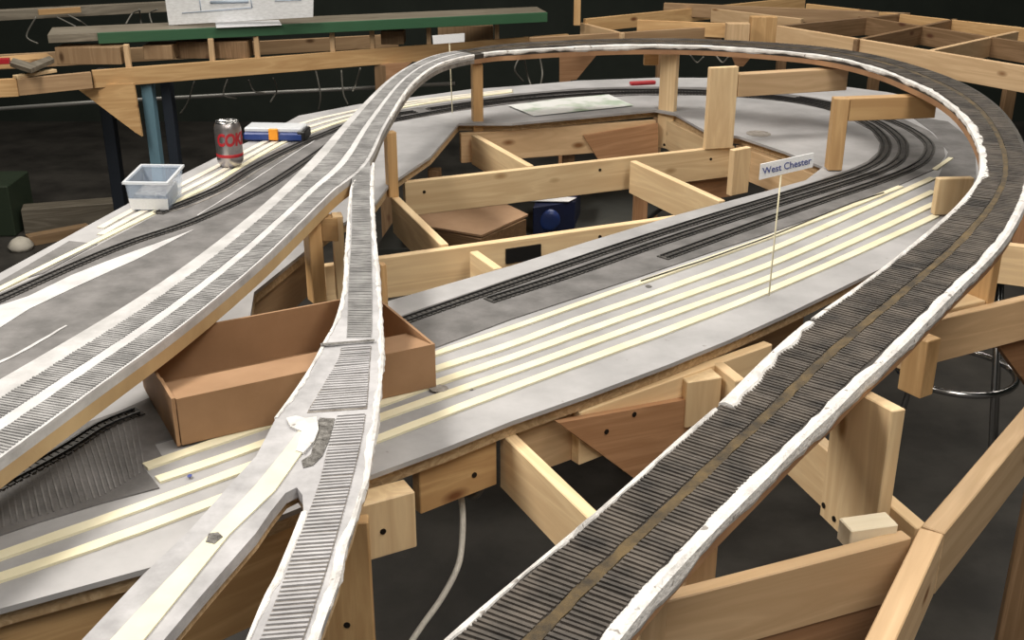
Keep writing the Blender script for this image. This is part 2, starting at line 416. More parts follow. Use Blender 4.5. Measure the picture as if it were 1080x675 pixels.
slab('track_bed', [(-60, 330), (20, 285), (73, 254), (103, 257), (45, 288), (0, 301), (-60, 333)], ZD + .0015, .0017, M['roadbed'], deck)
slab('track_bed', [(960, 122), (1000, 128), (1028, 150), (1030, 190), (1012, 200), (990, 186), (1000, 160), (985, 140)], ZD + .0012, .0014, M['roadbed'], deck)
# tracks: ties with two rails
def track(pxpts, z=ZD + .002, w=.014, name='track'):
    c = resample([P(p.x, p.y, z) for p in smooth([(x, y, 0) for x, y in pxpts], 6)], .011)
    vs, fs = [], []
    def bx(p, d, nn, hl, hw, z0, z1):
        b = len(vs)
        for zz in (z0, z1):
            for sa, sb in ((-1, -1), (1, -1), (1, 1), (-1, 1)): vs.append(p + d * (sa * hl) + nn * (sb * hw) + Vector((0, 0, zz)))
        for f in BOXF: fs.append(tuple(b + q for q in f))
    k = len(c)
    for i in range(k):
        d = (c[min(i + 1, k - 1)] - c[max(i - 1, 0)]).normalized(); nn = Vector((-d.y, d.x, 0))
        bx(c[i], d, nn, .0042, w, 0, .0022)
    o = link('track', vs, fs, M['tie_dark'], deck)
    for s in (-1, 1):
        rv, rf = [], []
        for i in range(k):
            d = (c[min(i + 1, k - 1)] - c[max(i - 1, 0)]).normalized(); nn = Vector((-d.y, d.x, 0))
            for (a, b) in ((-1, 0), (1, 0), (1, 1), (-1, 1)): rv.append(c[i] + nn * (s * w * .55 + a * .0011) + Vector((0, 0, .0022 + b * .0028)))
        for i in range(k - 1):
            for a in range(4): b = (a + 1) % 4; rf.append((i * 4 + a, i * 4 + b, i * 4 + 4 + b, i * 4 + 4 + a))
        rf += [(0, 1, 2, 3), (k * 4 - 1, k * 4 - 2, k * 4 - 3, k * 4 - 4)]
        link('rail', rv, rf, M['rail'], o)
    return o
track([(420, 342), (431, 337), (540, 299), (651, 261), (741, 232), (810, 211), (862, 195), (905, 181), (926, 170), (934, 158), (932, 146), (915, 131), (880, 116), (830, 106), (760, 100), (676, 98.5), (610, 101), (540, 107), (470, 117), (400, 130)])
track([(517, 317), (600, 290), (700, 255), (810, 219), (862, 203), (918, 185), (945, 172), (953, 158), (948, 145), (925, 129), (880, 114), (830, 104), (760, 97.5), (676, 95.5), (610, 97.5), (540, 103.5), (450, 116)])
track([(700, 272), (810, 232), (870, 211), (932, 190), (968, 174), (980, 160), (976, 148), (950, 132), (900, 115), (840, 103)])
track([(-60, 343), (0, 316), (75, 282), (136, 257), (201, 235), (270, 203), (320, 172), (352, 150), (385, 128), (440, 118)])
track([(168, 225), (229, 200), (262, 180), (300, 160), (335, 145), (372, 131), (420, 122)])
track([(-60, 545), (0, 512), (65, 477), (108, 450), (150, 433)])
_U = resample([P(a, b, ZD + .002) for a, b in ((-60, 548), (0, 512), (60, 478), (110, 452), (150, 437))], .004)
_L = resample([P(a, b, ZD + .002) for a, b in ((-60, 585), (0, 558), (60, 541), (108, 525), (158, 496))], .004)
_n = 40; HATCH = [(_U[int(i * (len(_U) - 1) / (_n - 1))], _L[int(i * (len(_L) - 1) / (_n - 1))]) for i in range(_n)]
# cream strips
SW = .0085
for pts, w in (([(403, 392), (460, 372), (540, 345), (676, 297), (810, 250), (900, 216), (950, 196)], SW * .8),
               ([(153, 491), (220, 468), (300, 441), (403, 406), (460, 388), (540, 362), (610, 336), (700, 305), (810, 264), (900, 225), (984, 187)], SW),
               ([(166, 505), (220, 487), (300, 459), (403, 424), (460, 403), (540, 376), (641, 340), (730, 308), (810, 279), (900, 240), (985, 201)], SW),
               ([(-60, 606), (0, 585), (100, 550), (220, 507), (402, 439), (540, 391), (681, 340), (810, 293), (900, 254), (986, 214)], SW),
               ([(-60, 628), (0, 608), (100, 574), (220, 530), (401, 461), (540, 408), (724, 340), (810, 306), (900, 267), (987, 227)], SW)):
    band('cream_strip', pts, w, w, ZD + .0035, .0036, M['cream'], deck, 5, .0005)
go = [(-60, 322), (0, 291), (131, 219), (190, 188), (228, 168), (293, 137), (315, 125), (378, 112), (446, 103), (540, 93)]
gi = [(-60, 338), (0, 306), (156, 230), (195, 211), (225, 196), (295, 154), (330, 141), (372, 126), (446, 110), (540, 97)]
for f, w in ((.28, .013), (.58, .013), (.86, .012)):
    c = []
    for i in range(len(go)):
        if f < .8 and i < 2: continue
        c.append((go[i][0] + (gi[i][0] - go[i][0]) * f, go[i][1] + (gi[i][1] - go[i][1]) * f))
    if f < .8: c = [(106, 233 + 24 * f)] + [q for q in c if q[0] > 112]
    band('cream_strip', c, w * .62, w * .62, ZD + .0033, .0034, M['cream'] if f > .8 else M['dull_cream'], deck, 5, .0005)
band('cream_strip', [(-10, 420), (30, 396)], .004, .002, ZD + .0034, .0012, M['pale_paint'], deck, 5, .0008)['label'] = 'thin white scraped line'
slab('white_strip', wobble([(-60, 372), (-60, 340), (0, 322), (30, 312), (75, 290), (110, 277), (143, 265), (165, 256), (205, 242), (165, 263), (143, 273), (120, 284), (75, 304), (30, 326), (0, 345)], .8), ZD + .003, .0008, M['pale_paint'], deck)['label'] = 'bare white strip tapering along the track'
band('cream_strip', [(-10, 386), (20, 372), (70, 343)], .004, .002, ZD + .0034, .0012, M['pale_paint'], deck, 5, .0008)['label'] = 'thin white scraped line'
band('scraped_line', [(208, 227), (232, 212), (262, 193), (300, 168), (340, 143)], .0016, .0014, ZD + .003, .0008, M['pale_paint'], deck, 5, .0008)
band('scraped_line', [(172, 224), (200, 217), (240, 199), (285, 172), (330, 148)], .003, .001, ZD + .003, .0008, M['fibre'], deck, 5, .0012)
band('cream_strip', [(986, 178), (1003, 166)], .006, .006, ZD + .004, .003, M['cream'], deck, 2)

# ------------------------------------------------------------------ raised loop
Iline = [(-90, 551), (0, 485), (100, 412), (199, 340), (270, 281), (303, 250), (353, 201), (371, 188), (386, 174), (396, 157), (403, 140), (413, 122), (425, 102), (436, 88), (450, 76), (466, 67), (485, 61.5), (504, 58.5), (540, 54), (610, 50), (676, 48), (740, 49), (810, 53), (873, 60), (923, 72), (961, 87), (991, 102), (1011, 118), (1027, 141), (1035, 165), (1032, 188), (1012, 214), (991, 233), (951, 266), (911, 296), (873, 322), (848, 341), (810, 375), (762, 424), (716, 464), (665, 510), (618, 551), (565, 595), (507, 643), (471, 675), (420, 722)]
Oline = [(-90, 452), (0, 400), (106, 338), (189, 284), (270, 222), (325, 171), (362, 131), (391, 101), (408, 85), (426, 72), (446, 62), (471, 53.5), (504, 49.5), (540, 45.5), (610, 42), (676, 40.5), (740, 41), (810, 45), (873, 50), (923, 58), (965, 69), (1003, 82), (1035, 98), (1060, 119), (1078, 146), (1086, 175), (1084, 205), (1069, 240), (1047, 270), (1011, 306), (981, 337), (951, 368), (911, 403), (873, 441), (848, 463), (810, 502), (757, 555), (721, 593), (691, 626), (653, 673), (610, 730)]
HL = [(50, .203), (75, .185), (130, .157), (200, .137), (340, .118), (560, .115)]
HR = [(45, .206), (100, .219), (170, .198), (250, .165), (350, .134), (400, .125), (450, .121), (560, .118), (700, .115)]
def HH(x, y):
    if x < 540: a = interp(HL, y) if y < 560 and x < 460 + (y < 70) * 80 else interp(HR, y)
    elif x > 760 or y > 200: a = interp(HR, y)
    else: a = .205
    return a
ZBASE = ZD
I3 = [P(p.x, p.y, ZBASE + HH(p.x, p.y)) for p in smooth([(x, y, 0) for x, y in Iline], 8)]
O3 = [P(p.x, p.y, ZBASE + HH(p.x, p.y)) for p in smooth([(x, y, 0) for x, y in Oline], 8)]
I3 = resample(I3, .004); 
O3 = resample(O3, .004)
# stations every 16 mm on the centreline; partner = nearest outer point (kept in order)
ST = []; j = 0
for i in range(0, len(I3), 4):
    p = I3[i]; best, bj = 1e9, j
    for q in range(j, min(j + 140, len(O3))):
        dd = (O3[q].xy - p.xy).length
        if dd < best: best, bj = dd, q
    j = bj; o = O3[j].copy(); a = p.copy(); z = (a.z + o.z) / 2; a.z = o.z = z; ST.append((a, o))
# relax the pairs so that cross-ties fan evenly
for _ in range(6):
    ST = [ST[0]] + [((ST[i - 1][0] + ST[i][0] * 2 + ST[i + 1][0]) / 4, (ST[i - 1][1] + ST[i][1] * 2 + ST[i + 1][1]) / 4) for i in range(1, len(ST) - 1)] + [ST[-1]]
NS = len(ST)
def proj(p):
    v = Vector(p) - Vector((0, 0, CZ)); dep = v.y * CS - v.z * SN
    return 540 + F * v.x / dep, 337.5 - F * (v.y * SN + v.z * CS) / dep
split = next(i for i in range(NS) if proj(ST[i][0])[0] > 505 and proj(ST[i][0])[1] < 80)
RT = .032
kj = min(range(NS), key=lambda i: (proj(ST[i][0])[0] - 375) ** 2 + (proj(ST[i][0])[1] - 184) ** 2)
loop = empty('raised_track_loop', (ST[NS // 2][0] + ST[NS // 2][1]) / 2 - Vector((0, 0, RT)), 'long raised double track roadbed sweeping in a loop above everything else', 'model railway roadbed')
def strip(name, i0, i1, u0, u1, z0, z1, m, parent, jit=0, src=None, seed=1):
    """strip between cross fractions u0,u1 (callables of i or numbers) from height z0 to z1 over the board top"""
    s = src or ST; rnd = random.Random(seed); vs, fs = [], []
    f = lambda u, i: u(i) if callable(u) else u
    n = i1 - i0
    for i in range(i0, i1):
        a, o = s[i]; L = (o - a)
        ua = f(u0, i) + rnd.uniform(-jit, jit); ub = f(u1, i) + rnd.uniform(-jit, jit)
        pa = a + L * ua; pb = a + L * ub
        for p, z in ((pa, z0), (pb, z0), (pb, z1), (pa, z1)): vs.append(p + Vector((0, 0, z)))
    for i in range(n - 1):
        for q in range(4): b = (q + 1) % 4; fs.append((i * 4 + q, i * 4 + b, i * 4 + 4 + b, i * 4 + 4 + q))
    fs += [(0, 1, 2, 3), (n * 4 - 1, n * 4 - 2, n * 4 - 3, n * 4 - 4)]
    return link(name, vs, fs, m, parent)
strip('plywood_base', 0, kj, 0, 1, -RT, -.0125, M['tan_ply'], loop)
strip('plywood_base', kj - 1, split, 0, 1, -RT + .008, -.0125, M['fibre'], loop)['label'] = 'dark grey base board'
strip('plywood_base', split - 1, NS, 0, 1, -RT + .006, -.0125, M['reddish_ply'], loop)['label'] = 'reddish plywood base'
strip('roadbed', 0, split, 0, 1, -.0125, 0, M['grey_base'], loop)
strip('roadbed', split - 1, NS, 0, 1, -.0125, 0, M['brown_base'], loop)['label'] = 'dark brown roadbed'
kj0 = min(range(NS), key=lambda i: (proj(ST[i][0])[0] - 362) ** 2 + (proj(ST[i][0])[1] - 192) ** 2)
FR = [(0, (.04, .29, .45, .70)), (.16, (.05, .33, .47, .76)), (.30, (.08, .38, .50, .84)), (.42, (.20, .50, .60, .92)), (.58, (.14, .46, .58, .95)), (.72, (.07, .44, .56, .90)), (.85, (.05, .44, .56, .88)), (1, (.05, .43, .56, .88))]
def fr(i, k):
    return interp([(a, b[k]) for a, b in FR], i / (NS - 1))
def ties(name, i0, i1, k0, k1, m, parent, pitch=.0088, src=None, frf=None, tw=.0022, th=.0022, seed=5):
    s = src or ST; g = frf or fr; rnd = random.Random(seed); vs, fs = [], []
    acc = 0.0
    for i in range(i0, i1 - 1):
        (a0, o0), (a1, o1) = s[i], s[i + 1]
        c0 = a0.lerp(o0, (g(i, k0) + g(i, k1)) / 2); c1 = a1.lerp(o1, (g(i + 1, k0) + g(i + 1, k1)) / 2); L = (c1 - c0).length
        d = (c1 - c0).normalized()
        while acc < L:
            t = acc / L
            a = a0.lerp(a1, t); o = o0.lerp(o1, t)
            ka = g(i, k0) * (1 - t) + g(i + 1, k0) * t + rnd.uniform(-.006, .006); kb = g(i, k1) * (1 - t) + g(i + 1, k1) * t + rnd.uniform(-.006, .006)
            pa = a.lerp(o, ka); pb = a.lerp(o, kb); w = d * (tw * rnd.uniform(.85, 1.15)); zt = th * rnd.uniform(.8, 1.15); sk = d * rnd.uniform(-.0006, .0006)
            b = len(vs)
            for z in (0, zt):
                for p in (pa - w, pb - w + sk, pb + w + sk, pa + w): vs.append(p + Vector((0, 0, z)))
            for f in BOXF: fs.append(tuple(b + q for q in f))
            acc += pitch
        acc -= L
    return link(name, vs, fs, m, parent)
ties('tie_strip', 0, split, 0, 1, M['grey_tie'], loop, pitch=.0056, tw=.0013)
ties('tie_strip', 0, split, 2, 3, M['grey_tie'], loop, pitch=.0056, tw=.0013, seed=6)
ties('tie_strip', split, NS, 0, 1, M['brown_tie'], loop, pitch=.0068, tw=.0018, seed=7)['label'] = 'dark weathered tie strip'
ties('tie_strip', split, NS, 2, 3, M['brown_tie'], loop, pitch=.0068, tw=.0018, seed=8)['label'] = 'dark weathered tie strip'
strip('glue_line', split, NS, lambda i: fr(i, 1) + .01, lambda i: fr(i, 2) - .01, 0, .0013, M['glue'], loop, .012)
strip('edge_line', 0, kj0, lambda i: -.003, lambda i: .02, -.002, .0022, M['pale_paint'], loop, .003)['label'] = 'thin white edge line'
strip('centre_line', 0, split, lambda i: fr(i, 1) + .01, lambda i: fr(i, 2) - .01, 0, .0012, M['pale_paint'], loop, .006)['label'] = 'white painted band between the two tracks'
def plaster(name, i0, i1, side, w, m, parent, src=None, seed=2, amp=.35, drop=.009, up=.003):
    """lumpy bead over the board's edge; w(i) = half metres over the top"""
    s = src or ST; rnd = random.Random(seed); vs, fs = [], []; n = i1 - i0; wv = 1.0; dv = 1.0
    for i in range(i0, i1):
        a, o = s[i]
        if side: a, o = o, a
        L = (o - a).normalized(); W_ = w(i) if callable(w) else w
        wv += (1 - wv) * .3 + rnd.uniform(-amp, amp); dv += (1 - dv) * .3 + rnd.uniform(-amp, amp)
        wv = max(.45, wv); dv = max(.3, dv)
        ww = W_ * wv; dr = drop * dv
        prof = [(-.0005, -dr), (-.0028 * dv, -dr * .6), (-.002, up * .2), (ww * .25, up * dv), (ww * .75, up * .7), (ww, .0003), (ww * .5, -.002)]
        for u, z in prof: vs.append(a + L * u + Vector((0, 0, z)))
    k = 7
    for i in range(n - 1):
        for q in range(k): b = (q + 1) % k; fs.append((i * k + q, i * k + b, i * k + k + b, i * k + k + q))
    fs += [tuple(range(k)), tuple(range(n * k - 1, n * k - k - 1, -1))]
    return link(name, vs, fs, m, parent)
def atpx(x, y):
    return min(range(NS), key=lambda i: (proj(ST[i][0])[0] - x) ** 2 + (proj(ST[i][0])[1] - y) ** 2)
k1 = atpx(848, 341); k2 = atpx(750, 434); k3 = atpx(512, 57)
kr = atpx(1030, 190)
plaster('plaster_edge', k3, k1, 0, lambda i: .012 if i < kr else .007, M['plaster'], loop)
plaster('plaster_edge', k1, k2, 0, .015, M['plaster'], loop, seed=4, up=.006)
plaster('plaster_edge', k2, NS, 0, .0045, M['plaster'], loop, seed=5)
plaster('plaster_edge', split, kr, 1, .004, M['plaster'], loop, seed=6, amp=.2, up=.001) if False else None
plaster('plaster_edge', kr - 3, NS, 1, .0125, M['plaster'], loop, seed=9, up=.003, drop=.019, amp=.16)
plaster('plaster_edge', atpx(411, 122), split, 0, .004, M['plaster'], loop, seed=10, amp=.4)
def under(x, y):
    """underside level of the raised loop over a ground point"""
    i = min(range(NS), key=lambda i: (((ST[i][0] + ST[i][1]) / 2).xy - Vector((x, y))).length)
    return ST[i][0].z - RT

ties('tie_marks', 0, len(HATCH), 0, 1, M['hatch'], deck, pitch=.0085, src=HATCH, frf=lambda i, k: (.03, .97)[k], seed=41, tw=.0011, th=.0009)
# ------------------------------------------------------------------ centre branch (merges with the loop, forks at the front)
HC = [(160, .147), (200, .1365), (300, .128), (450, .122), (720, .118)]
zc = lambda x, y: ZBASE + interp(HC, y) - .0008
branch = empty('branch_roadbed', P(350, 400, zc(350, 400) - .032), 'narrow grey raised roadbed forking in two as it crosses over the cardboard box', 'model railway roadbed')
R_edge = [(394, 172), (393, 203), (395, 246), (397, 266), (400, 306), (402, 340), (403, 378), (397, 441), (392, 471), (387, 505), (381, 520), (371, 555), (363, 578), (356, 611), (343, 646), (333, 675), (314, 725)]
crotch = [(243, 725), (262, 675), (280, 631), (293, 606), (308, 570), (320, 540), (319, 522), (313, 514), (301, 520), (285, 540), (270, 562), (214, 626), (176, 671), (132, 725)]
L_edge = [(38, 725), (86, 675), (151, 606), (201, 558), (248, 505), (270, 481), (291, 441), (308, 418), (328, 388), (343, 360), (354, 340), (362, 311), (364, 291), (367, 240), (371, 197), (380, 185)]
poly = [(x, y) for x, y in R_edge + crotch + L_edge]
slab('roadbed', poly, 0, .0125, M['branch_paint'], branch, zf=zc)
slab('plywood_base', poly, 0, .019, M['ply_edge'], branch, zf=lambda x, y: zc(x, y) - .0127)
pairs = [((381, 157), (391, 156)), ((375, 172), (390, 172)), ((371.5, 188), (390, 188)), ((371.5, 215), (390, 215)), ((371, 250), (391, 250)), ((368, 300), (392, 300)), ((367, 340), (392, 340)), ((366, 358), (391, 357))]
pairs2 = [((360, 368), (391, 366)), ((357, 380), (390, 378)), ((341, 408), (388, 406)), ((325, 436), (386, 433))]
pairs3 = [((356, 440), (385, 438)), ((348, 466), (381, 464)), ((338, 508), (371, 506)), ((325, 545), (361, 543)), ((311, 580), (351, 578)), ((293, 631), (335, 629)), ((275, 675), (320, 673)), ((256, 722), (302, 720))]
def pairs_st(pr):
    A = resample([P(p.x, p.y, zc(p.x, p.y)) for p in smooth([(a[0], a[1], 0) for a, b in pr], 8)], .004)
    B = resample([P(p.x, p.y, zc(p.x, p.y)) for p in smooth([(b[0], b[1], 0) for a, b in pr], 8)], .004)
    n = max(3, len(A) // 3)
    return [(A[int(i * (len(A) - 1) / (n - 1))], B[int(i * (len(B) - 1) / (n - 1))]) for i in range(n)]
one = lambda i, k: (0, 1)[k]
for q, pr in enumerate((pairs, pairs2, pairs3)):
    s = pairs_st(pr); s2 = s
    strip('tie_bed', 0, len(s), -.02, 1.02, 0, .0006, M['grey_tie'] if q == 0 else M['fibre'], branch, .01, src=s)
    ties('tie_strip', 0, len(s), 0, 1, M['branch_paint'] if q else M['grey_tie'], branch, pitch=.0066 if q else .0056, src=s, frf=one, seed=20 + q, tw=.0015 if q else .0013, th=.0025)
slab('cream_strip', [(323, 443), (333, 443), (329, 462), (290, 517), (242, 563), (151, 675), (110, 725), (68, 725), (116, 675), (221, 563), (270, 511), (305, 468)], 0, .002, M['cream'], branch, zf=lambda x, y: zc(x, y) + .002)
slab('plaster_patch', wobble([(302, 441), (312, 438), (322, 441), (334, 439), (336, 452), (331, 466), (320, 478), (312, 474), (318, 455), (306, 450)], 1), 0, .003, M['plaster'], branch, zf=lambda x, y: zc(x, y) + .0035)
slab('broken_patch', wobble([(337, 441), (353, 441), (348, 462), (340, 480), (330, 490), (320, 494), (318, 487), (328, 478), (333, 460)], 1.2), 0, .0015, M['rubble'], branch, zf=lambda x, y: zc(x, y) + .0012)
slab('broken_patch', wobble([(220, 563), (230, 561), (235, 566), (226, 573), (217, 571)], 1), 0, .001, M['rubble'], branch, zf=lambda x, y: zc(x, y) + .0026)
band_c = [(339, 363), (365, 361), (394, 358)]
o = slab('saw_cut', [(338, 362), (365, 360), (395, 357.5), (395, 359.5), (365, 362), (338, 364.5)], 0, .0005, M['rubble'], branch, zf=lambda x, y: zc(x, y) + .0034)
def edge_st(pl, off=(-12, 0)):
    A = resample([P(p.x, p.y, zc(p.x, p.y)) for p in smooth([(a, b, 0) for a, b in pl], 6)], .009)
    out = []
    for i, p in enumerate(A):
        d = (A[min(i + 1, len(A) - 1)] - A[max(i - 1, 0)]).normalized(); n = Vector((-d.y, d.x, 0)) * off[0]
        out.append((p, p + n))
    return out
es = edge_st(R_edge, (-.05, 0)); chk = es[4]
if proj(chk[1])[0] > proj(chk[0])[0]: es = [(a, a - (b - a)) for a, b in es]
plaster('plaster_edge', 0, len(es), 0, .005, M['plaster'], branch, src=es, seed=31, amp=.4, drop=.006, up=.002)
le = edge_st(L_edge[6:], (.05, 0))
if proj(le[4][1])[0] < proj(le[4][0])[0]: le = [(a, a - (b - a)) for a, b in le]
plaster('plaster_edge', 0, len(le), 0, .004, M['plaster'], branch, src=le, seed=32, amp=.4, drop=.005, up=.002)
ce = edge_st([(320, 540), (308, 570), (293, 606), (280, 631), (262, 675), (243, 725)], (.05, 0))
if proj(ce[4][1])[0] < proj(ce[4][0])[0]: ce = [(a, a - (b - a)) for a, b in ce]
plaster('plaster_edge', 0, len(ce), 0, .0045, M['plaster'], branch, src=ce, seed=33, amp=.3, drop=.007, up=.002)

# ------------------------------------------------------------------ grid frame: inside the loop
G1_ = 'lumber of the grid frame'
board('pine joist crossing behind the narrow branch, with a black plate on its face', (342, 281), (716, 229), 'pale_pine', sc=((.115, .03), (.62, .02)))
board('pine joist crossing the middle of the opening under the blue sleeve box', (427, 192.5), (775, 154), 'pale_pine', sc=((.05, .03), (.55, .025), (.9, .03)))
board('knotty pine joist under the far inner deck edge', (486, 141), (692, 127), 'pine', z=ZF, sc=((.45, .04), (.7, .05)))
board('short slanting joist right of the tall far post', (703, 127), (752, 151), 'pale_pine', z=ZF)
board('pine joist with a bolt running behind the white place sign', (776, 153), (867, 187), 'pine', z=ZF)
board('short cross joist meeting the far knotty joist beside the slim post', (497, 142), (556, 175), 'pale_pine')
board('short cross joist just right of the narrow branch, above the dark gap', (413, 208), (464, 258), 'pale_pine')
board('cross joist with four screw marks right of the blue sleeve box', (671, 169), (765, 211), 'pale_pine', back=False, sc=((.02, .02), (.02, .055), (.12, .035), (.3, .05)))
board('small cross joist stub with three screws touching the white deck margin', (504, 264), (530, 282), 'pale_pine', back=False, h=.08)
board('dark pine joist with a knot under the end of the left deck', (262, 318), (332, 262), 'old_pine', h=.089)
A = P(532, 263, ZF); B = P(571, 258, ZF)
pl = P(0, 0, 0)
A0, B0 = P(342, 281, ZF), P(716, 229, ZF)
q = [PV(533, 262.5, A0, B0), PV(570, 257, A0, B0), PV(570, 272, A0, B0), PV(533, 278, A0, B0)]
plate('mounting_plate', 'small black plate screwed on the front of the pine joist', q, -away(A0, B0, .004), M['black'], 'plate')

# verticals inside the loop
def riser(label, L, R, zb, m='pine', t=.019, zt=None, top_px=None, grp='risers under the raised loop', name='riser', sc=(), cat='post', gap=.0):
    A = P(L[0], L[1], zb); B = P(R[0], R[1], zb)
    c = (A + B) / 2
    if zt is None:
        zt = under(c.x, c.y) - gap if top_px is None else PY(c.x, top_px, c.y).z
    return upright3(name, label, A, B, zb, zt, t, M[m], cat, grp, sc)
ZJ = ZF - .089
riser('slim pine post left of the far knotty joist, second from the can', (499.5, 139), (510, 138.5), ZF, 'orange_pine', .036)
riser('tall pale pine post with a small block at its top, far side of loop', (692, 155), (708, 158), ZJ, 'pale_pine', sc=((.03, .28),))
box3('cleat', PV(688, 61, P(692, 155, ZJ), P(708, 158, ZJ)) + Vector((0, .03, -.004)), (.045, .019, .045), M['orange_pine']); tag(bpy.context.scene.objects['cleat'], 'small block at the top of the tall pale post on the far side', 'block')
riser('orange pine post carrying the loop beside the narrow branch above the slanted joist', (411, 209), (421, 207.5), ZF + .0, 'orange_pine', .022)
riser('pine post between the left deck and the narrow branch, behind the cardboard box', (331, 321), (345, 318), ZF - .04, 'orange_pine', .03, zt=None)
riser('pale pine post tight against the left edge of the narrow branch', (356, 318), (367, 317), ZF - .04, 'pale_pine', .03, zt=zc(362, 230) - .033)
riser('thin pine post rising behind the cardboard box right of the narrow branch', (404.5, 352), (411, 351), ZF, 'orange_pine', .015, zt=zc(400, 300) - .033)
box3('cleat', P(349, 240, ZD + .075), (.03, .03, .045), M['orange_pine']); tag(S.objects['cleat.001'], 'small wood block under the loop between the two posts by the narrow branch', 'block')
# wide post with arm (760) and square post with arm (880)
A = P(744, 158, ZF - .0); B = P(773, 156, ZF - .0); c = (A + B) / 2
p1 = upright3('riser', 'wide pale board standing upright with an arm reaching right, under the far loop', A, B, ZF, PY(760, 71, c.y).z, .019, M['pale_pine'], 'post', 'risers under the raised loop')
ztp = PY(770, 71, B.y).z
e = PY(896, 68, B.y + .10); ztp = min(ztp, under(e.x, e.y) - .003)
board3('arm', 'pine arm reaching right from the wide upright board to the loop', (B.x + .002, B.y, ztp), (e.x, e.y, ztp), .062, .036, M['pine'], 'board', 'arms under the raised loop')
A = P(873, 181, ZD); B = P(888, 181, ZD); c = (A + B) / 2
zt = PY(880, 93, c.y).z
e = PY(990, 97, B.y + .04); zarm = min(zt, under(e.x, e.y) - .003); zt = zarm
upright3('riser', 'square orange pine post standing on the deck near the white place sign', A, B, ZD + .0025, zt, .036, M['orange_pine'], 'post', 'risers under the raised loop')
e = PY(990, 97, B.y + .04); zarm = min(zt, under(e.x, e.y) - .003)
board3('arm', 'pine arm reaching right from the square post to the loop', (B.x + .002, B.y + .002, zarm), (e.x, e.y, zarm), .055, .036, M['orange_pine'], 'board', 'arms under the raised loop')
riser('short upright stub with flat top at the right end of the middle joist', (771, 207), (789, 203), ZJ, 'pale_pine', .019, zt=PY(779, 157, P(779, 205, ZJ).y).z)
A = P(985, 228, ZD + .004); B = P(1020, 222, ZD + .004)
riser('pale plywood riser block standing on the striped deck beneath the right side of the loop', (985, 227), (1022, 226), ZD + .004, 'pale_pine', .019, zt=PY(1000, 187, (A.y + B.y) / 2).z)

# braces and legs inside the opening
A, B = P(486, 141, ZF) + Vector((0, .02, 0)), P(692, 127, ZF) + Vector((0, .02, 0))
q = [PV(x, y, A, B) - away(A, B, .03) for x, y in ((612, 141), (672, 131), (690, 128), (690, 160), (630, 170))]
plate('gusset', 'reddish plywood brace hanging under the far knotty joist', q, away(A, B, .010), M['red_ply'], 'brace', 'plywood braces')
A, B = P(664, 166, ZF) + Vector((0, .03, 0)), P(775, 154, ZF) + Vector((0, .03, 0))
q = [PV(x, y, A, B) for x, y in ((690, 170), (771, 161), (771, 207), (752, 210))]
plate('gusset', 'reddish plywood panel seen through the gap right of the screwed cross joist', q, away(A, B, .012), M['red_ply'], 'brace', 'plywood braces')
def leg(label, x, y, z0, w, m, Yoff=0, grp='bench legs', name='leg_post', ztop=None, t=.038):
    c = P(x, y, z0); d = Vector((w / 2, 0, 0))
    zz = ZJ + .0 if ztop is None else ztop
    return upright3(name, label, c - d + Vector((0, Yoff, 0)), c + d + Vector((0, Yoff, 0)), 0, zz, t, M[m], 'bench leg', grp)
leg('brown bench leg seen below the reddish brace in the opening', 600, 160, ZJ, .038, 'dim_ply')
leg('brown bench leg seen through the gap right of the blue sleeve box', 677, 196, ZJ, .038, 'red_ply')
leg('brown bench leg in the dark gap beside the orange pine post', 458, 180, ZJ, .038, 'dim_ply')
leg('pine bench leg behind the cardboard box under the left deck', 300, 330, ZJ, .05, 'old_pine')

# ------------------------------------------------------------------ grid frame: front side
A = P(-70, 672, ZF); 
board('brown front fascia board under the deck at the lower left corner', (-60, 672), (138, 612), 'orange_pine', z=ZF, h=.11)
board('brown fascia board seen between the two forks of the branch', (172, 608), (340, 540), 'orange_pine', z=ZF, h=.12)
riser('light upright piece peeking out left of the ties at the bottom', (266, 655), (284, 650), ZF - .16, 'pale_pine', .019, zt=ZF - .08)
A = P(386, 522, ZF); B = P(436, 513, ZF)
o = upright3('riser_block', 'pale speckled pine block under the right edge of the branch', P(382, 594, ZF - .075), P(440, 577, ZF - .075), ZF - .075, ZF + .008, .036, M['pale_pine'], 'block', None, sc=((.03, .045),))
A = P(330, 690, ZF - .30); B = P(397, 690, ZF - .30)
o = upright3('leg_post', 'orange plywood leg below the speckled block at the bottom', P(340, 660, ZF - .12), P(394, 658, ZF - .12), 0, zc(360, 560) - .034 - .09, .02, M['orange_pine'], 'bench leg', 'bench legs')
screws(o, P(340, 660, ZF - .12), P(394, 658, ZF - .12), ZF - .1, ((.03, .02), (.034, .05), (.028, .085), (.04, .12)))
board('pine board with one screw under the front deck edge above the white cable', (442, 492), (524, 462), 'orange_pine', z=ZF, h=.075, sc=((.09, .045),))
board('pale joist running from under the deck towards the ties at the bottom centre', (527, 456), (640, 566), 'pale_pine', z=ZF, back=True, h=.089, e=.0)
board('brown board hidden behind the pale joist, under the deck edge', (546, 452), (610, 430), 'pine', z=ZF - .004, h=.085)
board('long pine board with a screw rising to the loop above the reddish triangle', (612, 435), (815, 363), 'pale_pine', z=ZF, sc=((.13, .045),))
A0, B0 = P(612, 435, ZF), P(815, 363, ZF); off = away(A0, B0, -.012)
q = [PV(x, y, A0, B0) + off for x, y in ((584, 443), (722, 418), (722, 452), (666, 503))]
o = plate('gusset', 'large reddish plywood triangle with two screws under the front boards', q, -off * .95, M['red_ply'], 'brace', 'plywood braces')
dd = (B0 - A0).normalized(); C0 = PV(634, 452, A0, B0) + off
screws(o, C0, C0 + dd, C0.z, ((0, 0), (.055, -.012)))
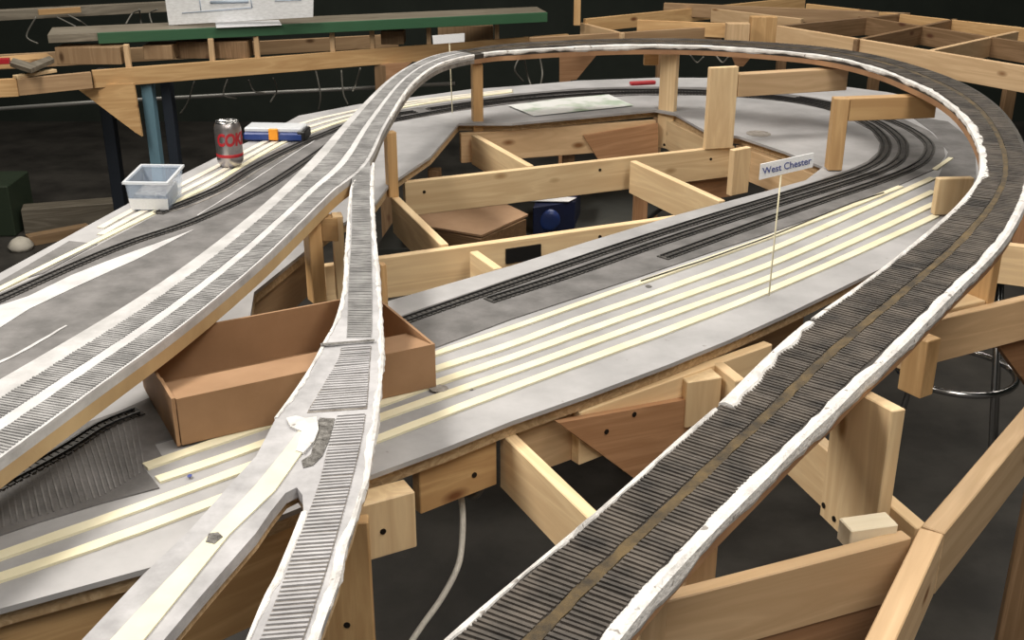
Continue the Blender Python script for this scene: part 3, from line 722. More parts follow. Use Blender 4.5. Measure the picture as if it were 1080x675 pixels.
upright3('riser_block', 'pale square block at the top right of the reddish triangle', P(722, 452, ZF - .085), P(758, 446, ZF - .085), ZF - .085, ZF - .004, .045, M['pale_pine'], 'block', None)
board('short pale board tucked behind the square block, touching the loop', (752, 383), (776, 402), 'pale_pine', z=ZF, h=.07)
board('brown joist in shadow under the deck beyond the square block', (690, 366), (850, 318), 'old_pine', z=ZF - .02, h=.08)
# right side
board('pine joist behind the widest upright, running down to the corner of three boards', (818, 428), (966, 557), 'pale_pine', z=ZF, back=True)
board('thick pine joist at the bottom, meeting the long slanted rail', (690, 638), (962, 567), 'pine', z=ZF)
board('long slanted rail coming in from the right edge to the corner of three boards', (1210, 277), (972, 554), 'pine', z=ZF + .004, back=False, t=.028)
board('slanted rail running out through the bottom edge', (970, 556), (860, 780), 'pine', z=ZF + .004, back=False, t=.028)
A0, B0 = P(690, 638, ZF), P(962, 567, ZF)
q = [PV(x, y, A0, B0) + away(A0, B0, .004) for x, y in ((790, 672), (934, 632), (926, 700), (780, 720))]
plate('gusset', 'dark reddish brace below the thick bottom joist', q, away(A0, B0, .012), M['red_ply'], 'brace', 'plywood braces')
A0, B0 = P(818, 428, ZF), P(966, 557, ZF); off = away(A0, B0, -.0195)
A = PV(864, 543, A0, B0) + off; B = PV(926, 540, A0, B0) + off; A = PV(864, 543, A, B); B = PV(926, 540, A, B)
zu = under((A.x + B.x) / 2 - .02, (A.y + B.y) / 2)
o = upright3('riser', 'widest upright pine board under the near right side of the loop', A, B, A.z, zu - .004, .019, M['pale_pine'], 'post', 'risers under the raised loop', slope=(zu - .004, zu + .012), sc=((.008, zu - .004 - A.z - .02), (.035, zu - .004 - A.z - .015)))
o = board('pale offcut lying in the corner behind the thick bottom joist', (898, 560), (948, 553), 'white_wood', z=ZF + .012, h=.03, t=.03, name='offcut', cat='offcut', group=None)
riser('pine upright with one screw below the ties near the bottom', (722, 628), (755, 611), ZJ, 'pine', .019, zt=None, sc=((.02, .12),))
riser('pine upright at the bottom edge under the white plaster line', (672, 715), (700, 708), ZJ, 'pine', .019, zt=None)
board('wide pine joist right of the loop with a block at its left end', (960, 345), (1210, 285), 'pine', z=ZF, h=.085)
upright3('riser_block', 'short pine block hanging below the loop, beside the widest upright', P(946, 410, ZF - .12), P(970, 421, ZF - .12), ZF - .12, ZF - .012, .034, M['orange_pine'], 'block', None)
board('rounded pale board end at the right edge above the wide joist', (1046, 256), (1200, 275), 'pale_pine', z=ZF + .03, h=.085)
riser('small pine upright under the loop left of the rounded board end', (1006, 312), (1040, 326), ZF - .01, 'orange_pine', .019)
board('flat pale brace lying at the foot of the small upright', (985, 330), (1040, 317), 'pale_pine', z=ZF + .006, h=.019, t=.06)
_a, _b = P(1068, 250, ZF), P(1082, 252, ZF); _c = (_a + _b) / 2
upright3('riser', 'reddish post touching the loop at the right edge', _a, _b, ZF - .06, under(_c.x, _c.y), .03, M['red_ply'], 'post', 'risers under the raised loop')
upright3('leg_post', 'dark brown bench leg at the lower right corner', P(1079, 540, .62), P(1115, 546, .62), 0, .80, .04, M['dim_ply'], 'bench leg', 'bench legs')
A0, B0 = P(960, 345, ZF), P(1090, 314, ZF)
plate('gusset', 'reddish brace under the wide joist at the right edge', [PV(x, y, A0, B0) + away(A0, B0, .022) for x, y in ((1050, 352), (1100, 342), (1100, 420))], away(A0, B0, .012), M['red_ply'], 'brace', 'plywood braces')

# ------------------------------------------------------------------ things on the deck
# drinks can
c = P(240.5, 178, ZD + .0035); c.y += .033
can = empty('drinks_can', c, 'silver and red drinks can standing on the left deck', 'can')
k = .97
lathe('can_body', [(0, .004), (.021, .002), (.024, 0), (.027, .004), (.0325, .013), (.033, .02), (.033, .096), (.0315, .103), (.0285, .110)], c, M['silver'], can)
lathe('can_lid', [(.0285, .110), (.0285, .1135), (.0268, .1135), (.026, .111), (0, .1105)], c, M['chrome'], can)
lathe('red_band', [(.0331, .026), (.0334, .0262), (.0334, .034), (.0331, .0342)], c, M['red'], can)
def text_mesh(body, size, shear=0):
    cu = bpy.data.curves.new('lettering', 'FONT'); cu.body = body; cu.size = size; cu.shear = shear; cu.align_x = 'CENTER'; cu.align_y = 'CENTER'; cu.extrude = .0003; cu.offset = .0013 if body == 'COKE' else .0001
    o = bpy.data.objects.new('tmp', cu); COL.objects.link(o)
    bpy.context.view_layer.update()
    me = bpy.data.meshes.new_from_object(o.evaluated_get(bpy.context.evaluated_depsgraph_get()))
    bm = bmesh.new(); bm.from_mesh(me)
    for _ in range(2): bmesh.ops.subdivide_edges(bm, edges=[e for e in bm.edges if e.calc_length() > .004], cuts=2)
    bmesh.ops.triangulate(bm, faces=bm.faces); bm.to_mesh(me); bm.free()
    bpy.data.objects.remove(o); return me
me = text_mesh('COKE', .031, .15); face = math.atan2(-c.y, -c.x) + .28
for v in me.vertices:
    a = face + v.co.x / .033; r = .0334 + v.co.z; z = v.co.y * 1.35 + .070
    v.co = (r * math.cos(a), r * math.sin(a), z)
me.materials.append(M['red']); o = bpy.data.objects.new('lettering', me); COL.objects.link(o); o.parent = can

# clear bin
A = P(138, 222, ZD + .0035); B = P(178, 222, ZD + .0035); zb = ZD + .0042
bc = P(163, 214, zb); rz = math.radians(4)
binr = empty('plastic_bin', P(158, 216, zb) + Vector((0, .045, 0)), 'clear plastic bin with a paper label standing on the left deck', 'bin')
base = Vector(binr.location)
FL, FR_, BR = P(139, 221.5, zb), P(178, 222, zb), P(192, 205, zb)
ex = (FR_ - FL); ey = (BR - FR_); BL = FL + ey
hgt = .066
cen = (FL + FR_ + BR + BL) / 4; up = Vector((0, 0, hgt))
base4 = [FL, FR_, BR, BL]; top4 = [cen + (p - cen) * 1.14 + up for p in base4]
def shell(b4, t4, th, name, m, parent):
    c_b = sum(b4, Vector()) / 4
    ib = [c_b + (p - c_b) * (1 - th) + Vector((0, 0, .003)) for p in b4]; c_t = sum(t4, Vector()) / 4; it = [c_t + (p - c_t) * (1 - th) for p in t4]
    vs = b4 + t4 + ib + it
    fs = [(0, 3, 2, 1), (8, 9, 10, 11)]
    for i in range(4): j = (i + 1) % 4; fs += [(i, j, 4 + j, 4 + i), (8 + i, 12 + i, 12 + j, 8 + j), (4 + i, 4 + j, 12 + j, 12 + i)]
    return link(name, vs, fs, m, parent)
shell(base4, top4, .05, 'bin_body', M['clear'], binr)
def rim(t4, a, b, z0, z1, name, m, parent):
    cc = sum(t4, Vector()) / 4
    ring = []
    for s_, z in ((a, z0), (a, z1), (b, z1), (b, z0)): ring.append([cc + (p - cc) * s_ + Vector((0, 0, z)) for p in t4])
    vs = [p for r in ring for p in r]; fs = []
    for r in range(4):
        for i in range(4): j = (i + 1) % 4; q = (r + 1) % 4; fs.append((r * 4 + i, r * 4 + j, q * 4 + j, q * 4 + i))
    return link(name, vs, fs, m, parent)
rim(top4, .96, 1.08, -.004, .001, 'bin_rim', M['clear_rim'], binr)
n = away(FL, FR_, -.0012) 
lo = .08; q = [FL.lerp(top4[0], .03) + n, FR_.lerp(top4[1], .03) + n, FR_.lerp(top4[1], .42) + n, FL.lerp(top4[0], .42) + n]
plate('paper_label', None, q, n * .3, M['white'], parent=binr)['label'] = 'white paper label'
inner = [cen + (p - cen) * .86 + Vector((0, 0, .004)) for p in base4]
vs = inner + [p + Vector((0, 0, .026 + .006 * random.random())) for p in inner]
o = link('loose_parts', [cen + (p - cen) * .98 for p in vs], BOXF, mottled('jumbled_parts', (.08, .08, .09), (.5, .5, .52), 120, .5, .8), None); tag(o, 'pile of small grey hardware inside the clear plastic bin', 'hardware', kind='stuff')

# blue and orange case
c = P(288, 150, ZD + .0035); c.y += .05
case = empty('tool_case', c, 'small blue case with grey lid and orange latch lying behind the can', 'case')
rz = math.radians(-4)
box3('case_base', c + Vector((0, 0, .011)), (.165, .075, .022), M['blue'], case, rz, .004)
box3('lid', c + Vector((0, .004, .0285)), (.16, .07, .013), M['clear_rim'], case, rz, .003)
box3('latch', c + Vector((.0, -.0385, .019)), (.026, .008, .032), M['orange'], case, rz, .002)
box3('end_cap', c + Vector((.078, -.006, .014)), (.022, .072, .026), M['black'], case, rz, .003)

# cardboard box
zb = ZD + .0045; FLc = P(187, 471, zb); FRc = P(460, 407.5, zb)
ex = (FRc - FLc); ex.z = 0; L = ex.length; ex.normalize(); ey = Vector((-ex.y, ex.x, 0)); D = .205; Hb = .068
bx = empty('cardboard_box', FLc + ex * L / 2 + ey * D / 2, 'open brown cardboard box lying on the deck under the forked branch', 'box')
def cb(name, x0, x1, y0, y1, z0, z1, dz=(0, 0, 0, 0), label=None, m='cardboard'):
    cs = []
    for zi, z in enumerate((z0, z1)):
        for (x, y), q in zip(((x0, y0), (x1, y0), (x1, y1), (x0, y1)), dz): cs.append(FLc + ex * x + ey * y + Vector((0, 0, z + q)))
    M4 = frame_of(FLc + ex * (x0 + x1) / 2 + ey * (y0 + y1) / 2 + Vector((0, 0, z0)), ex)
    return link(name, cs, BOXF, M[m], bx, M4=M4)
T = .004
cb('bottom_panel', T, L - T, T, D - T, 0, .003)
cb('front_wall', .006, L, 0, T, 0, Hb)
cb('back_wall', 0, L, D - T, D, 0, Hb + .012)
cb('left_wall', 0, T, T, D - T, 0, Hb)
cb('right_wall', L - T, L, T, D - T, 0, Hb)
cb('front_flap', .004, L - .006, T, .088, Hb - .006, Hb - .003, (.003, .003, -.012, -.012))
cb('corner_tab', 0, .0045, 0, .07, 0, Hb + .002)
# stain and blue mark on deck
def dot(name, x, y, rx, ry, m, parent, z=ZD + .0006, k=12):
    p = P(x, y, z); vs = [p + Vector((rx * math.cos(2 * math.pi * i / k), ry * math.sin(2 * math.pi * i / k), 0)) for i in range(k)]
    vs += [v + Vector((0, 0, .0006)) for v in vs]
    fs = [tuple(range(k)), tuple(range(2 * k - 1, k - 1, -1))] + [(i, (i + 1) % k, k + (i + 1) % k, k + i) for i in range(k)]
    return link(name, vs, fs, m, parent)
dot('stain', 463, 410, .014, .012, M['fibre'], deck, ZD + .0032)
dot('stain', 684, 302, .006, .007, M['rubble'], deck)
dot('stain', 497, 411, .003, .003, M['rubble'], deck)
dot('stain', 200, 502, .003, .004, M['ink'], deck, ZD + .003)['label'] = 'blue ink spot'
dot('stain', 800, 141, .035, .04, M['fibre'], deck)
tube('loose_rod', [P(676, 296, ZD + .005), P(740, 275, ZD + .005), P(810, 250, ZD + .005), P(898, 214, ZD + .005), P(932, 203, ZD + .005)], .0012, M['rail'], None); tag(S.objects['loose_rod'], 'thin dark rod lying along the top cream strip of the striped deck', 'rod')

# place sign on a stick
b = P(811, 312, ZD + .0035)
tp = PY(823, 192, b.y)
sign = empty('station_sign', b, 'small white place sign lettered in blue on a thin stick in the striped deck', 'sign')
tube('stick', [b, tp + Vector((.0, 0, .012))], .0014, M['cream'], sign)
s0, s1, s2, s3 = PY(800.5, 189.5, b.y), PY(857, 176, b.y), PY(858, 161, b.y), PY(802, 173, b.y)
vs = [s0, s1, s2, s3] + [p + Vector((0, .003, 0)) for p in (s0, s1, s2, s3)]
off = Vector((0, -.002, 0))
link('sign_board', [v + off for v in vs], [(0, 1, 2, 3), (7, 6, 5, 4), (0, 4, 5, 1), (1, 5, 6, 2), (2, 6, 7, 3), (3, 7, 4, 0)], M['white'], sign)
me = text_mesh('West Chester', .0165, .12)
mid = (s0 + s1 + s2 + s3) / 4; ang = math.atan2((s1 - s0).z + (s2 - s3).z, (s1 - s0).x + (s2 - s3).x)
me.materials.append(M['ink']); o = bpy.data.objects.new('lettering', me); COL.objects.link(o); o.parent = sign
wtxt = max(v.co.x for v in me.vertices) - min(v.co.x for v in me.vertices); sc_ = .9 * (s1 - s0).length / wtxt
o.matrix_local = Matrix.Translation(mid - b + Vector((0, -.0026, 0))) @ Matrix.Rotation(-ang, 4, 'Y') @ Matrix.Rotation(math.pi / 2, 4, 'X') @ Matrix.Diagonal((sc_, sc_ * 1.15, 1, 1))

# printed sheet
o = slab3('printed_sheet', [P(x, y, ZD + .0045) for x, y in ((536, 111), (590, 104), (642, 99.5), (668, 111), (610, 117), (563, 122))], .001, M['sheet']); tag(o, 'white printed sheet with pale green picture lying on the far inner deck', 'paper')
# second little sign at back
b = P(477, 119, ZD + .003); tp = PY(474, 45, b.y)
sg = empty('station_sign', b, 'blank white place sign on a thin stick at the far left of the loop', 'sign')
tube('stick', [b, tp], .0016, M['cream'], sg)
q = [PY(x, y, b.y - .002) for x, y in ((457, 46.5), (490, 44), (490, 35), (456, 37.5))]
plate('sign_board', None, q, (0, -.004, 0), M['white'], parent=sg)
# red tool
o = board3('red_stick', 'small red stick lying on the far deck behind the tall pale post', P(666, 87, ZD + .012), P(692, 85.5, ZD + .012), .01, .02, M['red'], 'tool')

# ------------------------------------------------------------------ inside the opening
# cardboard tray on a low shelf
ZS = .70
o = sbox('storage_shelf', 0, 0, 0, 0, 0, 0, M['dim_ply']) if False else None
fl = P(520, 259, ZS + .1)
def quad_box(name, label, four, z0, z1, m, cat):
    vs = [P(x, y, z1) for x, y in four]; vs = [Vector((v.x, v.y, z0)) for v in vs] + vs
    o = link(name, vs, BOXF, m, M4=Matrix.Translation(sum(vs, Vector()) / 8)); bevel(o, .003); return tag(o, label, cat)
shelf = quad_box('lower_shelf', 'dark board shelf low in the opening carrying a folded carton and a blue box', ((395, 262), (640, 262), (720, 200), (440, 195)), .70, .72, M['grey_board'], 'shelf')
ct = empty('cardboard_carton', P(510, 235, .72), 'folded brown cardboard carton low in the opening beside the blue sleeve box', 'box')
vs = [P(x, y, .80) for x, y in ((436, 236), (508, 248), (557, 226), (520, 208), (450, 205))]
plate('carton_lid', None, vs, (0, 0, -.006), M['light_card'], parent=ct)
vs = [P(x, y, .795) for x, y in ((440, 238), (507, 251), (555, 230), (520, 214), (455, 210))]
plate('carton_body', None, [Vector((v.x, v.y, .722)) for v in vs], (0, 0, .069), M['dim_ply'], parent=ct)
a, b2, c2, d2 = P(562, 248, .722), P(606, 241, .722), P(612, 224, .722), P(568, 228, .722)
bb = empty('sleeve_box', (a + b2 + c2 + d2) / 4, 'dark blue and white box with a rounded blue end low in the opening', 'box')
vs = [a, b2, c2, d2]; vs = vs + [v + Vector((0, 0, .085)) for v in vs]
bevel(link('box_body', vs, BOXF, M['navy'], bb), .002)
vs = [P(x, y, .812) for x, y in ((536, 212), (600, 213), (608, 209), (560, 205))]
plate('white_sheet', None, vs, (0, 0, .002), M['white'], parent=bb)
m_ = PV(575, 229, a, b2); 
pr = [(0, -.012), (.022, -.012), (.030, -.006), (.033, 0)]
cc = PV(579, 232, a, b2)
vs, fs, kk = [], [], 20
for (r, y) in ((.0, -.016), (.022, -.016), (.030, -.010), (.034, 0)):
    for i in range(kk):
        t_ = 2 * math.pi * i / kk; vs.append(cc + Vector((r * math.cos(t_), y, r * math.sin(t_))))
for r in range(3):
    for i in range(kk): fs.append((r * kk + i, r * kk + (i + 1) % kk, (r + 1) * kk + (i + 1) % kk, (r + 1) * kk + i))
link('round_end', vs, fs, M['blue'], bb, shade=True)

# white cable, stool
cp = [P(470, 485, ZF - .02), P(478, 497, ZF - .06)]
base_y = P(484, 515, ZF - .1).y
cp += [PY(x, y, base_y - k_ * .02) for k_, (x, y) in enumerate(((484, 512), (488, 540), (487, 575), (482, 600), (465, 632), (445, 660), (425, 690)))]
o = tube('hanging_cable', [p for p in smooth([tuple(p) for p in cp], 5)], .0048, M['cable']); tag(o, 'white cable hanging down from under the front deck edge', 'cable')
cp = [P(x, y, ZF - .12) for x, y in ((490, 520), (500, 524), (508, 515), (509, 506))]
o = tube('cable_loop', [p for p in smooth([tuple(p) for p in cp], 5)], .005, M['wire']); tag(o, 'short grey cable loop under the board beside the white cable', 'cable')
sc0 = P(1008, 391, .36); sc0.z = 0
st = empty('metal_stool', sc0, 'metal stool with a round foot ring standing on the floor at the right', 'stool')
def ringpts(c_, r, z, n_=40): return [c_ + Vector((r * math.cos(2 * math.pi * i / n_), r * math.sin(2 * math.pi * i / n_), z)) for i in range(n_ + 1)]
tube('foot_ring', ringpts(sc0, .165, .36), .010, M['chrome'], st)
for a_ in (math.radians(d_) for d_ in (20, 110, 200, 290)):
    u = Vector((math.cos(a_), math.sin(a_), 0)); tube('leg', [sc0 + u * .215, sc0 + u * .10 + Vector((0, 0, .70))], .008, M['chrome'], st)
lathe('seat', [(0, .70), (.15, .70), (.16, .71), (.16, .735), (.14, .75), (0, .755)], sc0, M['black'], st)
# blue thing under front board
c = P(742, 372, .2)
tub = empty('blue_tub', Vector((c.x, c.y, 0)), 'blue tub standing on the floor beneath the striped deck', 'tub')
lathe('tub_body', [(0, .01), (.12, .0), (.13, .02), (.15, .27), (.142, .27), (.122, .02), (0, .02)], tub.location, M['blue'], tub, 28)
lathe('tub_rim', [(.142, .265), (.158, .265), (.158, .28), (.142, .28), (.142, .265)], tub.location, M['blue'], tub, 28)

# ------------------------------------------------------------------ far benches
gB = 'lumber of the far benches'
ZB = 1.0
def fb(label, a, b, m='orange_pine', z=ZB, h=.066, t=.019, name='bench_rail', back=True, cat='board'):
    return board(label, a, b, m, z, h, t, name, cat, gB, back)
fb('short pale rail end at the far left edge of the far bench', (-40, 86), (17, 83), 'orange_pine')
fb('brown weathered rail of the far bench below the grey angle piece', (18, 83.5), (96, 76), 'old_pine', h=.062)
fb('long orange pine front rail of the far bench', (97, 74.5), (600, 36), 'orange_pine', h=.068)
fb('dull back rail of the far bench behind the crates', (-40, 60), (420, 36), 'old_pine', h=.06)
for i, x in enumerate((133, 222, 270, 350, 392, 452, 524)):
    y = 74.5 - (x - 97) * .0765
    c = P(x, y, ZB)
    zt = ZB + .085
    nm = ('first', 'second', 'third', 'fourth', 'fifth', 'sixth', 'seventh')[i]
    upright3('shelf_stub', '%s thin pine stub from the left carrying the green edged shelf' % nm, c + Vector((-.010, .024, 0)), c + Vector((.010, .024, 0)), ZB - .05, zt, .02, M['pine'], 'post', gB)
# green edged shelf
A = P(50, 45, ZB + .125); 
shf = empty('long_shelf', P(300, 36, ZB + .09), 'long grey plank shelf with a green front edge above the far bench', 'shelf')
def shelfpart(name, four, z0, z1, m, parent):
    vs = [P(x, y, z1) for x, y in four]; vs = [Vector((v.x, v.y, z0)) for v in vs] + vs
    c_ = sum(vs, Vector()) / 8
    return link(name, vs, BOXF, m, parent, M4=frame_of(c_, vs[1] - vs[0]))
zt = ZB + .125
shelfpart('plank', ((50, 37), (577, 13), (566, 7), (55, 29)), zt - .03, zt, M['grey_wood'], shf)
A, B = P(103, 34.4, zt + .001), P(577, 12.6, zt + .001)
o = board3('green_edge', None, A - Vector((0, .012, 0)), B - Vector((0, .012, 0)), .042, .011, M['green'], None)
o.parent = shf; o.matrix_local = shf.matrix_world.inverted() @ frame_of(((A - Vector((0, .012, 0))) - Vector((0, 0, .042)) + Vector((0, .0055, 0))), B - A)
# white display panel
YB = P(200, 27, zt).y
q = [PY(x, y, YB) for x, y in ((178, 26.5), (330, 18), (331, -25), (170, -30))]
pan = empty('display_panel', q[0], 'white panel with faint blue print propped on the green edged shelf', 'panel')
plate('panel_board', None, q, (0, .012, 0), M['white'], parent=pan)
for (x0, y0, x1, y1) in ((192, 14, 266, 8), (212, 11, 210, -4), (222, 2.5, 262, 1.5), (266, 8, 264, -3), (290, 1, 318, 0)):
    a, b2 = PY(x0, y0, YB - .001), PY(x1, y1, YB - .001)
    tube('printed_line', [a, b2], .002 if y0 != 2.5 else .006, plain('faint_print', (.42, .50, .62)), pan, 6)
o = slab3('paper_strip', [P(x, y, zt + .003) for x, y in ((228, 29), (297, 26), (294, 21), (227, 23.5))], .002, M['white']); tag(o, 'small white paper strip lying on the shelf below the white panel', 'paper')
# crates and oddments behind the front rail
def crate(label, x0, x1, y0, y1, m, dy=.08, name='wooden_crate', cat='crate'):
    Y = P((x0 + x1) / 2, 74.5 - ((x0 + x1) / 2 - 97) * .0765, ZB).y + dy
    a, b2 = PY(x0, y1, Y), PY(x1, y1, Y); zt_ = PY(x0, y0, Y).z
    return upright3(name, label, a, b2, ZB - .055 if False else min(a.z, ZB + .01), zt_, .10, M[m], cat, None)
crate('weathered wooden crate on the far bench, left of the first stub', 60, 128, 50, 67, 'old_pine')
crate('low dull wooden crate on the far bench right of the first stub', 152, 182, 48, 62, 'old_pine')
crate('dark reddish crate under the white panel on the far bench', 186, 262, 44, 62, 'dim_ply', name='dark_crate')
crate('small wooden crate under the green edged shelf near the sixth stub', 402, 426, 33, 47, 'old_pine')
crate('orange plank bit under the right end of the green edged shelf', 462, 520, 27, 44, 'old_pine', .2)
q = [P(x, y, ZB + .045) for x, y in ((10, 66), (32, 73), (57, 62), (52, 59), (32, 66), (14, 61))]
o = plate('angle_piece', 'grey angled offcut lying on the left end of the far bench', q, (0, 0, -.015), M['grey_wood'], 'offcut')
o = board3('red_stick', 'red stick end at the left edge on the far bench', P(-20, 63, ZB + .06), P(9, 62, ZB + .06), .02, .03, M['red'], 'tool')
fb('pale plank lying flat at the left end of the far bench', (-40, 68), (56, 60), 'orange_pine', z=ZB + .03, h=.03, t=.12, name='loose_plank')
fb('thin pale strip on the far bench rail below the grey angle piece', (18, 80), (60, 73), 'pale_pine', z=ZB + .012, h=.012, t=.03, name='loose_strip')
# upper back rail at the top left
fb('weathered rail at the very top left against the dark wall', (-40, 13), (178, 2), 'grey_wood', z=ZB + .06, h=.05, t=.05)
fb('pale plank patch on the top left weathered rail', (40, 10), (85, 7.3), 'orange_pine', z=ZB + .066, h=.028, t=.01)
# braces + legs under the far bench
def vplate(label, pts, Y, m, t=.014, cat='brace', grp='plywood braces', name='gusset'):
    q = [PY(x, y, Y) for x, y in pts]; return plate(name, label, q, (0, t, 0), M[m], cat, grp)
Yb = P(120, 75, ZB).y + .03
vplate('orange triangular brace under the far bench next to the blue leg', ((78, 91), (141, 88), (150, 144), (143, 140)), Yb, 'orange_pine')
Yb2 = P(600, 36, ZB).y + .03
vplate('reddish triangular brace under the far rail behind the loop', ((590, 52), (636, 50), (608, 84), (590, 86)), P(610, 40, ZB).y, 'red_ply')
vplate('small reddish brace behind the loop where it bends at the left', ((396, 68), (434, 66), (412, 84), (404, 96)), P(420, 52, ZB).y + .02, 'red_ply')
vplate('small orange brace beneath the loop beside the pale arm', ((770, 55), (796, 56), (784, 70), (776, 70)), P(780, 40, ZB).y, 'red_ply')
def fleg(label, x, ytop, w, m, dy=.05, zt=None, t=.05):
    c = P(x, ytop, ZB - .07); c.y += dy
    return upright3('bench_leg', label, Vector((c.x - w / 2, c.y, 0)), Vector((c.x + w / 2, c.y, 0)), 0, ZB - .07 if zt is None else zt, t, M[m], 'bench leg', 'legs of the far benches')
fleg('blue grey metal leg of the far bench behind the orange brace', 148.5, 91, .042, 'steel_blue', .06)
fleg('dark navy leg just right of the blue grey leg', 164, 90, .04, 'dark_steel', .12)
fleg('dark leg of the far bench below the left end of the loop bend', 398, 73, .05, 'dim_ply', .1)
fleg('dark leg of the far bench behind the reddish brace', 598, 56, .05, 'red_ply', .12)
fleg('dark leg of the far bench close to the left edge', 58, 98, .05, 'dark_steel', .5)
# conduit pipe
Yp = 5.2
o = tube('conduit_pipe', [PY(-60, 119, Yp), PY(95, 108, Yp), PY(300, 97, Yp), PY(480, 88, Yp)], .009, M['pipe']); tag(o, 'thin pale conduit running along under the far bench', 'pipe')
# hanging wires
rw = random.Random(11)
wires = [((333, 74), (338, 100), (336, 116)), ((360, 74), (362, 98), (367, 110)), ((205, 86), (198, 108), (190, 120)), ((240, 84), (236, 100), (250, 104)), ((288, 82), (292, 95), (285, 108)), ((552, 56), (556, 78), (560, 90)), ((568, 55), (572, 76), (570, 90)), ((380, 72), (375, 90), (372, 96)), ((262, 84), (268, 96), (280, 98)), ((548, 60), (543, 74), (552, 86)), ((728, 58), (735, 66), (742, 60)), ((755, 58), (762, 66), (768, 60)),
         ((38, 18), (28, 38), (40, 46)), ((60, 18), (72, 24), (80, 28)), ((72, 16), (84, 22), (92, 28)), ((133, 25), (140, 14), (148, 11)), ((149, 26), (148, 18), (147, 10)), ((160, 24), (158, 14), (166, 10))]
wl = 'thin wire hanging in the dark around the far bench'
for i, w_ in enumerate(wires):
    Y = 4.75 if i < 12 else 4.95
    pts = [PY(x, y, Y + rw.uniform(-.1, .1)) for x, y in w_]
    o = tube('hanging_wire', smooth([tuple(p) for p in pts], 6), .0035, M['wire'], None, 6); tag(o, wl, 'wire', 'wires hanging at the far bench')
# post
o = upright3('thin_post', 'slim pale vertical post rising out of the picture above the far benches', PY(605, 30, 5.0), PY(612, 30, 5.0), PY(605, 27, 5.0).z, PY(605, -60, 5.0).z, .03, M['orange_pine'], 'post')

# far right benches: lattice of joists
ZR = 1.12
def rb(label, a, b, m='orange_pine', z=ZR, h=.075, t=.019, back=True): return fb(label, a, b, m, z, h, t, 'bench_joist', back)
rb('long pale front beam of the far right bench, above the loop', (819, 27), (1110, 75), 'pine', h=.085)
rb('back rail of the far right bench against the dark wall', (850, 4), (1110, 33), 'orange_pine')
rb('second beam across the far right bench', (905, 17), (1100, 48), 'dim_ply')
rb('short brown cross joist at the left end of the far right bench', (826, 27), (960, 14), 'dim_ply')
rb('brown cross joist in the middle of the far right bench', (905, 42), (1010, 20), 'dim_ply')
rb('brown cross joist right of the middle in the far right bench', (985, 53), (1075, 33), 'pine')
rb('front rail of the centre far bench just above the loop', (560, 40), (762, 28), 'old_pine', z=1.08, h=.07)
rb('pale joist sloping right in the centre far bench', (612, 24), (655, 35), 'pine', z=1.08)
rb('joist with a dark knot in the centre far bench', (672, 21), (790, 26), 'orange_pine', z=1.10, h=.06)
rb('upper rail of the centre far bench rising to the right', (618, 20), (850, -3), 'orange_pine', z=1.10, h=.06)
rb('joist across the top of the centre far bench', (750, 9), (845, 20), 'pine', z=1.12, h=.06)
rb('second back joist at the top of the far benches', (700, 3), (960, 14), 'old_pine', z=1.12, h=.06)
upright3('riser_block', 'pale square block end standing in the centre far bench', PY(766, 44, 4.75), PY(790, 44, 4.75), PY(766, 46, 4.75).z, PY(766, 25, 4.75).z, .05, M['pine'], 'block', None)
upright3('riser_block', 'brown block between the centre bench and the long pale beam', PY(791, 44, 4.85), PY(818, 44, 4.85), PY(791, 47, 4.85).z, PY(791, 18, 4.85).z, .05, M['orange_pine'], 'block', None)
for x, yy, lb in ((700, 30, 'dark leg under the centre far bench'), (1075, 72, 'dark leg under the right end of the long pale beam'), (830, 30, 'dark leg under the left end of the long pale beam'), (930, 47, 'dark leg under the middle of the long pale beam')):
    c = P(x, yy, 1.03); upright3('bench_leg', lb, Vector((c.x - .02, c.y + .03, 0)), Vector((c.x + .02, c.y + .03, 0)), 0, 1.03, .04, M['dim_ply'], 'bench leg', 'legs of the far benches')

# floor clutter at the left
c = P(0, 250, 0)
o = box3('green_crate', Vector((c.x - .05, c.y + .15, .13)), (.24, .3, .26), M['green_crate'], None, .05, .006); tag(o, 'dark green crate on the floor at the left edge', 'crate')
o = board3('floor_timber', 'grey timber lying on the floor behind the left deck', P(22, 222, .12), P(124, 214, .12), .12, .12, M['grey_wood'], 'timber'); 
o = board3('floor_timber', 'thin brown offcut lying on the floor beside the green crate', P(30, 250, .05), P(95, 238, .05), .05, .06, M['old_pine'], 'timber')
c = P(30, 248, .04); o = lathe('rag', [(0, 0), (.05, .0), (.062, .02), (.04, .05), (.015, .062), (0, .06)], Vector((c.x, c.y - .1, 0)), M['dull_cream'], None, 9); tag(o, 'crumpled yellowish rag on the floor beside the green crate', 'rag')

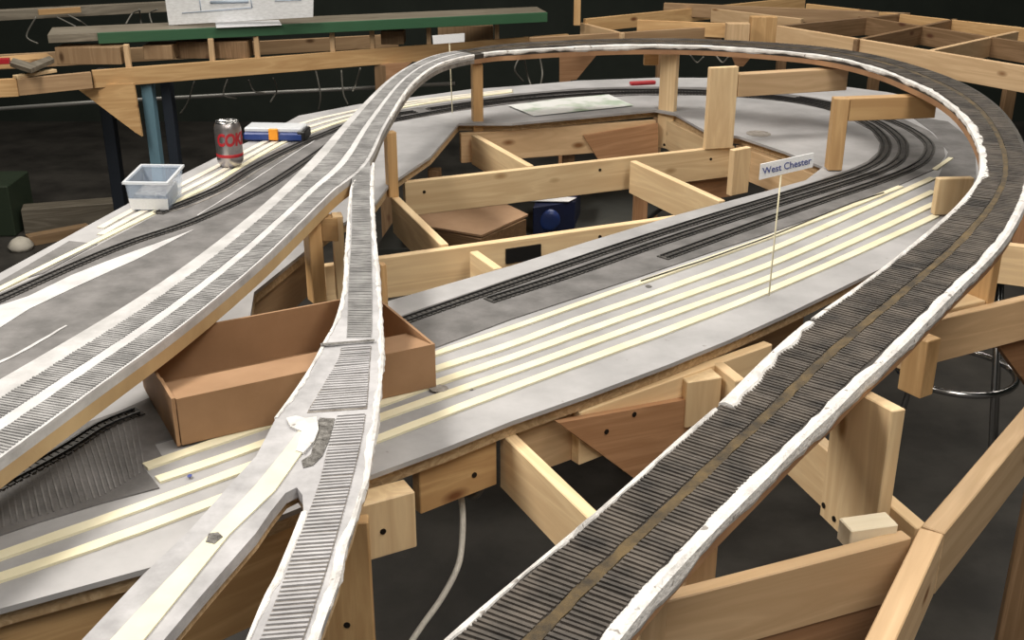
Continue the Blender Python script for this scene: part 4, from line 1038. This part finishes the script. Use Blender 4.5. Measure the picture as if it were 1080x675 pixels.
# ------------------------------------------------------------------ who belongs to whom
def adopt(parent, kids):
    bpy.context.view_layer.update()
    for k in kids:
        mw = k.matrix_world.copy(); k.parent = parent; k.matrix_local = parent.matrix_world.inverted() @ mw
        for q in ('label', 'category', 'group', 'kind'):
            if q in k: del k[q]
tops = [o for o in list(S.collection.objects) if o.parent is None and o.type == 'MESH']
def nm(o): return o.name.split('.')[0]
def rename(o, n): o.name = n; o.data.name = n
bpy.context.view_layer.update()
frame = empty('benchwork_frame', P(430, 275, 0), 'open grid of pine joists, braces and legs standing under the lower deck', 'bench frame')
kids = [o for o in tops if nm(o) in ('joist', 'riser_block', 'leg_post') or (nm(o) == 'gusset' and o.location.y < 3.8) or nm(o) in ('mounting_plate', 'lower_shelf')]
adopt(frame, kids)
fleft = empty('far_workbench', P(300, 58, 0), 'far bench with a long orange pine front rail behind the left deck', 'workbench')
kl = [o for o in tops if nm(o) in ('bench_rail', 'shelf_stub') or (nm(o) == 'gusset' and o.parent is None)]
kl += [o for o in tops if nm(o) == 'bench_leg' and 'far bench' in o.get('label', '') and 'centre' not in o.get('label', '')]
adopt(fleft, kl)
fmid = empty('open_frame_bench', P(690, 30, 0), 'bare wooden bench frame in the centre background just above the loop', 'workbench')
adopt(fmid, [o for o in tops if o.parent is None and (nm(o) in ('bench_joist', 'bench_leg') and ('centre' in o['label'] or 'top of the' in o['label']) or 'centre far bench' in o.get('label', '') and nm(o) == 'riser_block')])
frt = empty('open_frame_bench', P(960, 45, 0), 'bare wooden bench frame at the right background with a long pale front beam', 'workbench')
adopt(frt, [o for o in tops if o.parent is None and nm(o) in ('bench_joist', 'bench_leg')])
def find(t): return next(o for o in S.collection.objects if t in o.get('label', ''))
adopt(find('wide pale board standing upright'), [find('pine arm reaching right from the wide')])
adopt(find('square orange pine post'), [find('pine arm reaching right from the square')])
adopt(find('pale pine post with a small block'), [find('small block at the top')])
adopt(find('pine post between the left deck'), [find('small wood block under the loop')])
for o in kl: 
    if nm(o) == 'bench_rail': rename(o, 'rail')
    elif nm(o) == 'bench_leg': rename(o, 'leg')
    elif nm(o) == 'shelf_stub': rename(o, 'shelf_support')
for o in list(fmid.children) + list(frt.children):
    rename(o, 'leg' if nm(o) == 'bench_leg' else 'block' if nm(o) == 'riser_block' else 'joist')
for o in frame.children:
    if nm(o) == 'leg_post': rename(o, 'leg')
    elif nm(o) == 'riser_block': rename(o, 'block')
    elif nm(o) == 'gusset': o['label'] = 'reddish plywood brace'
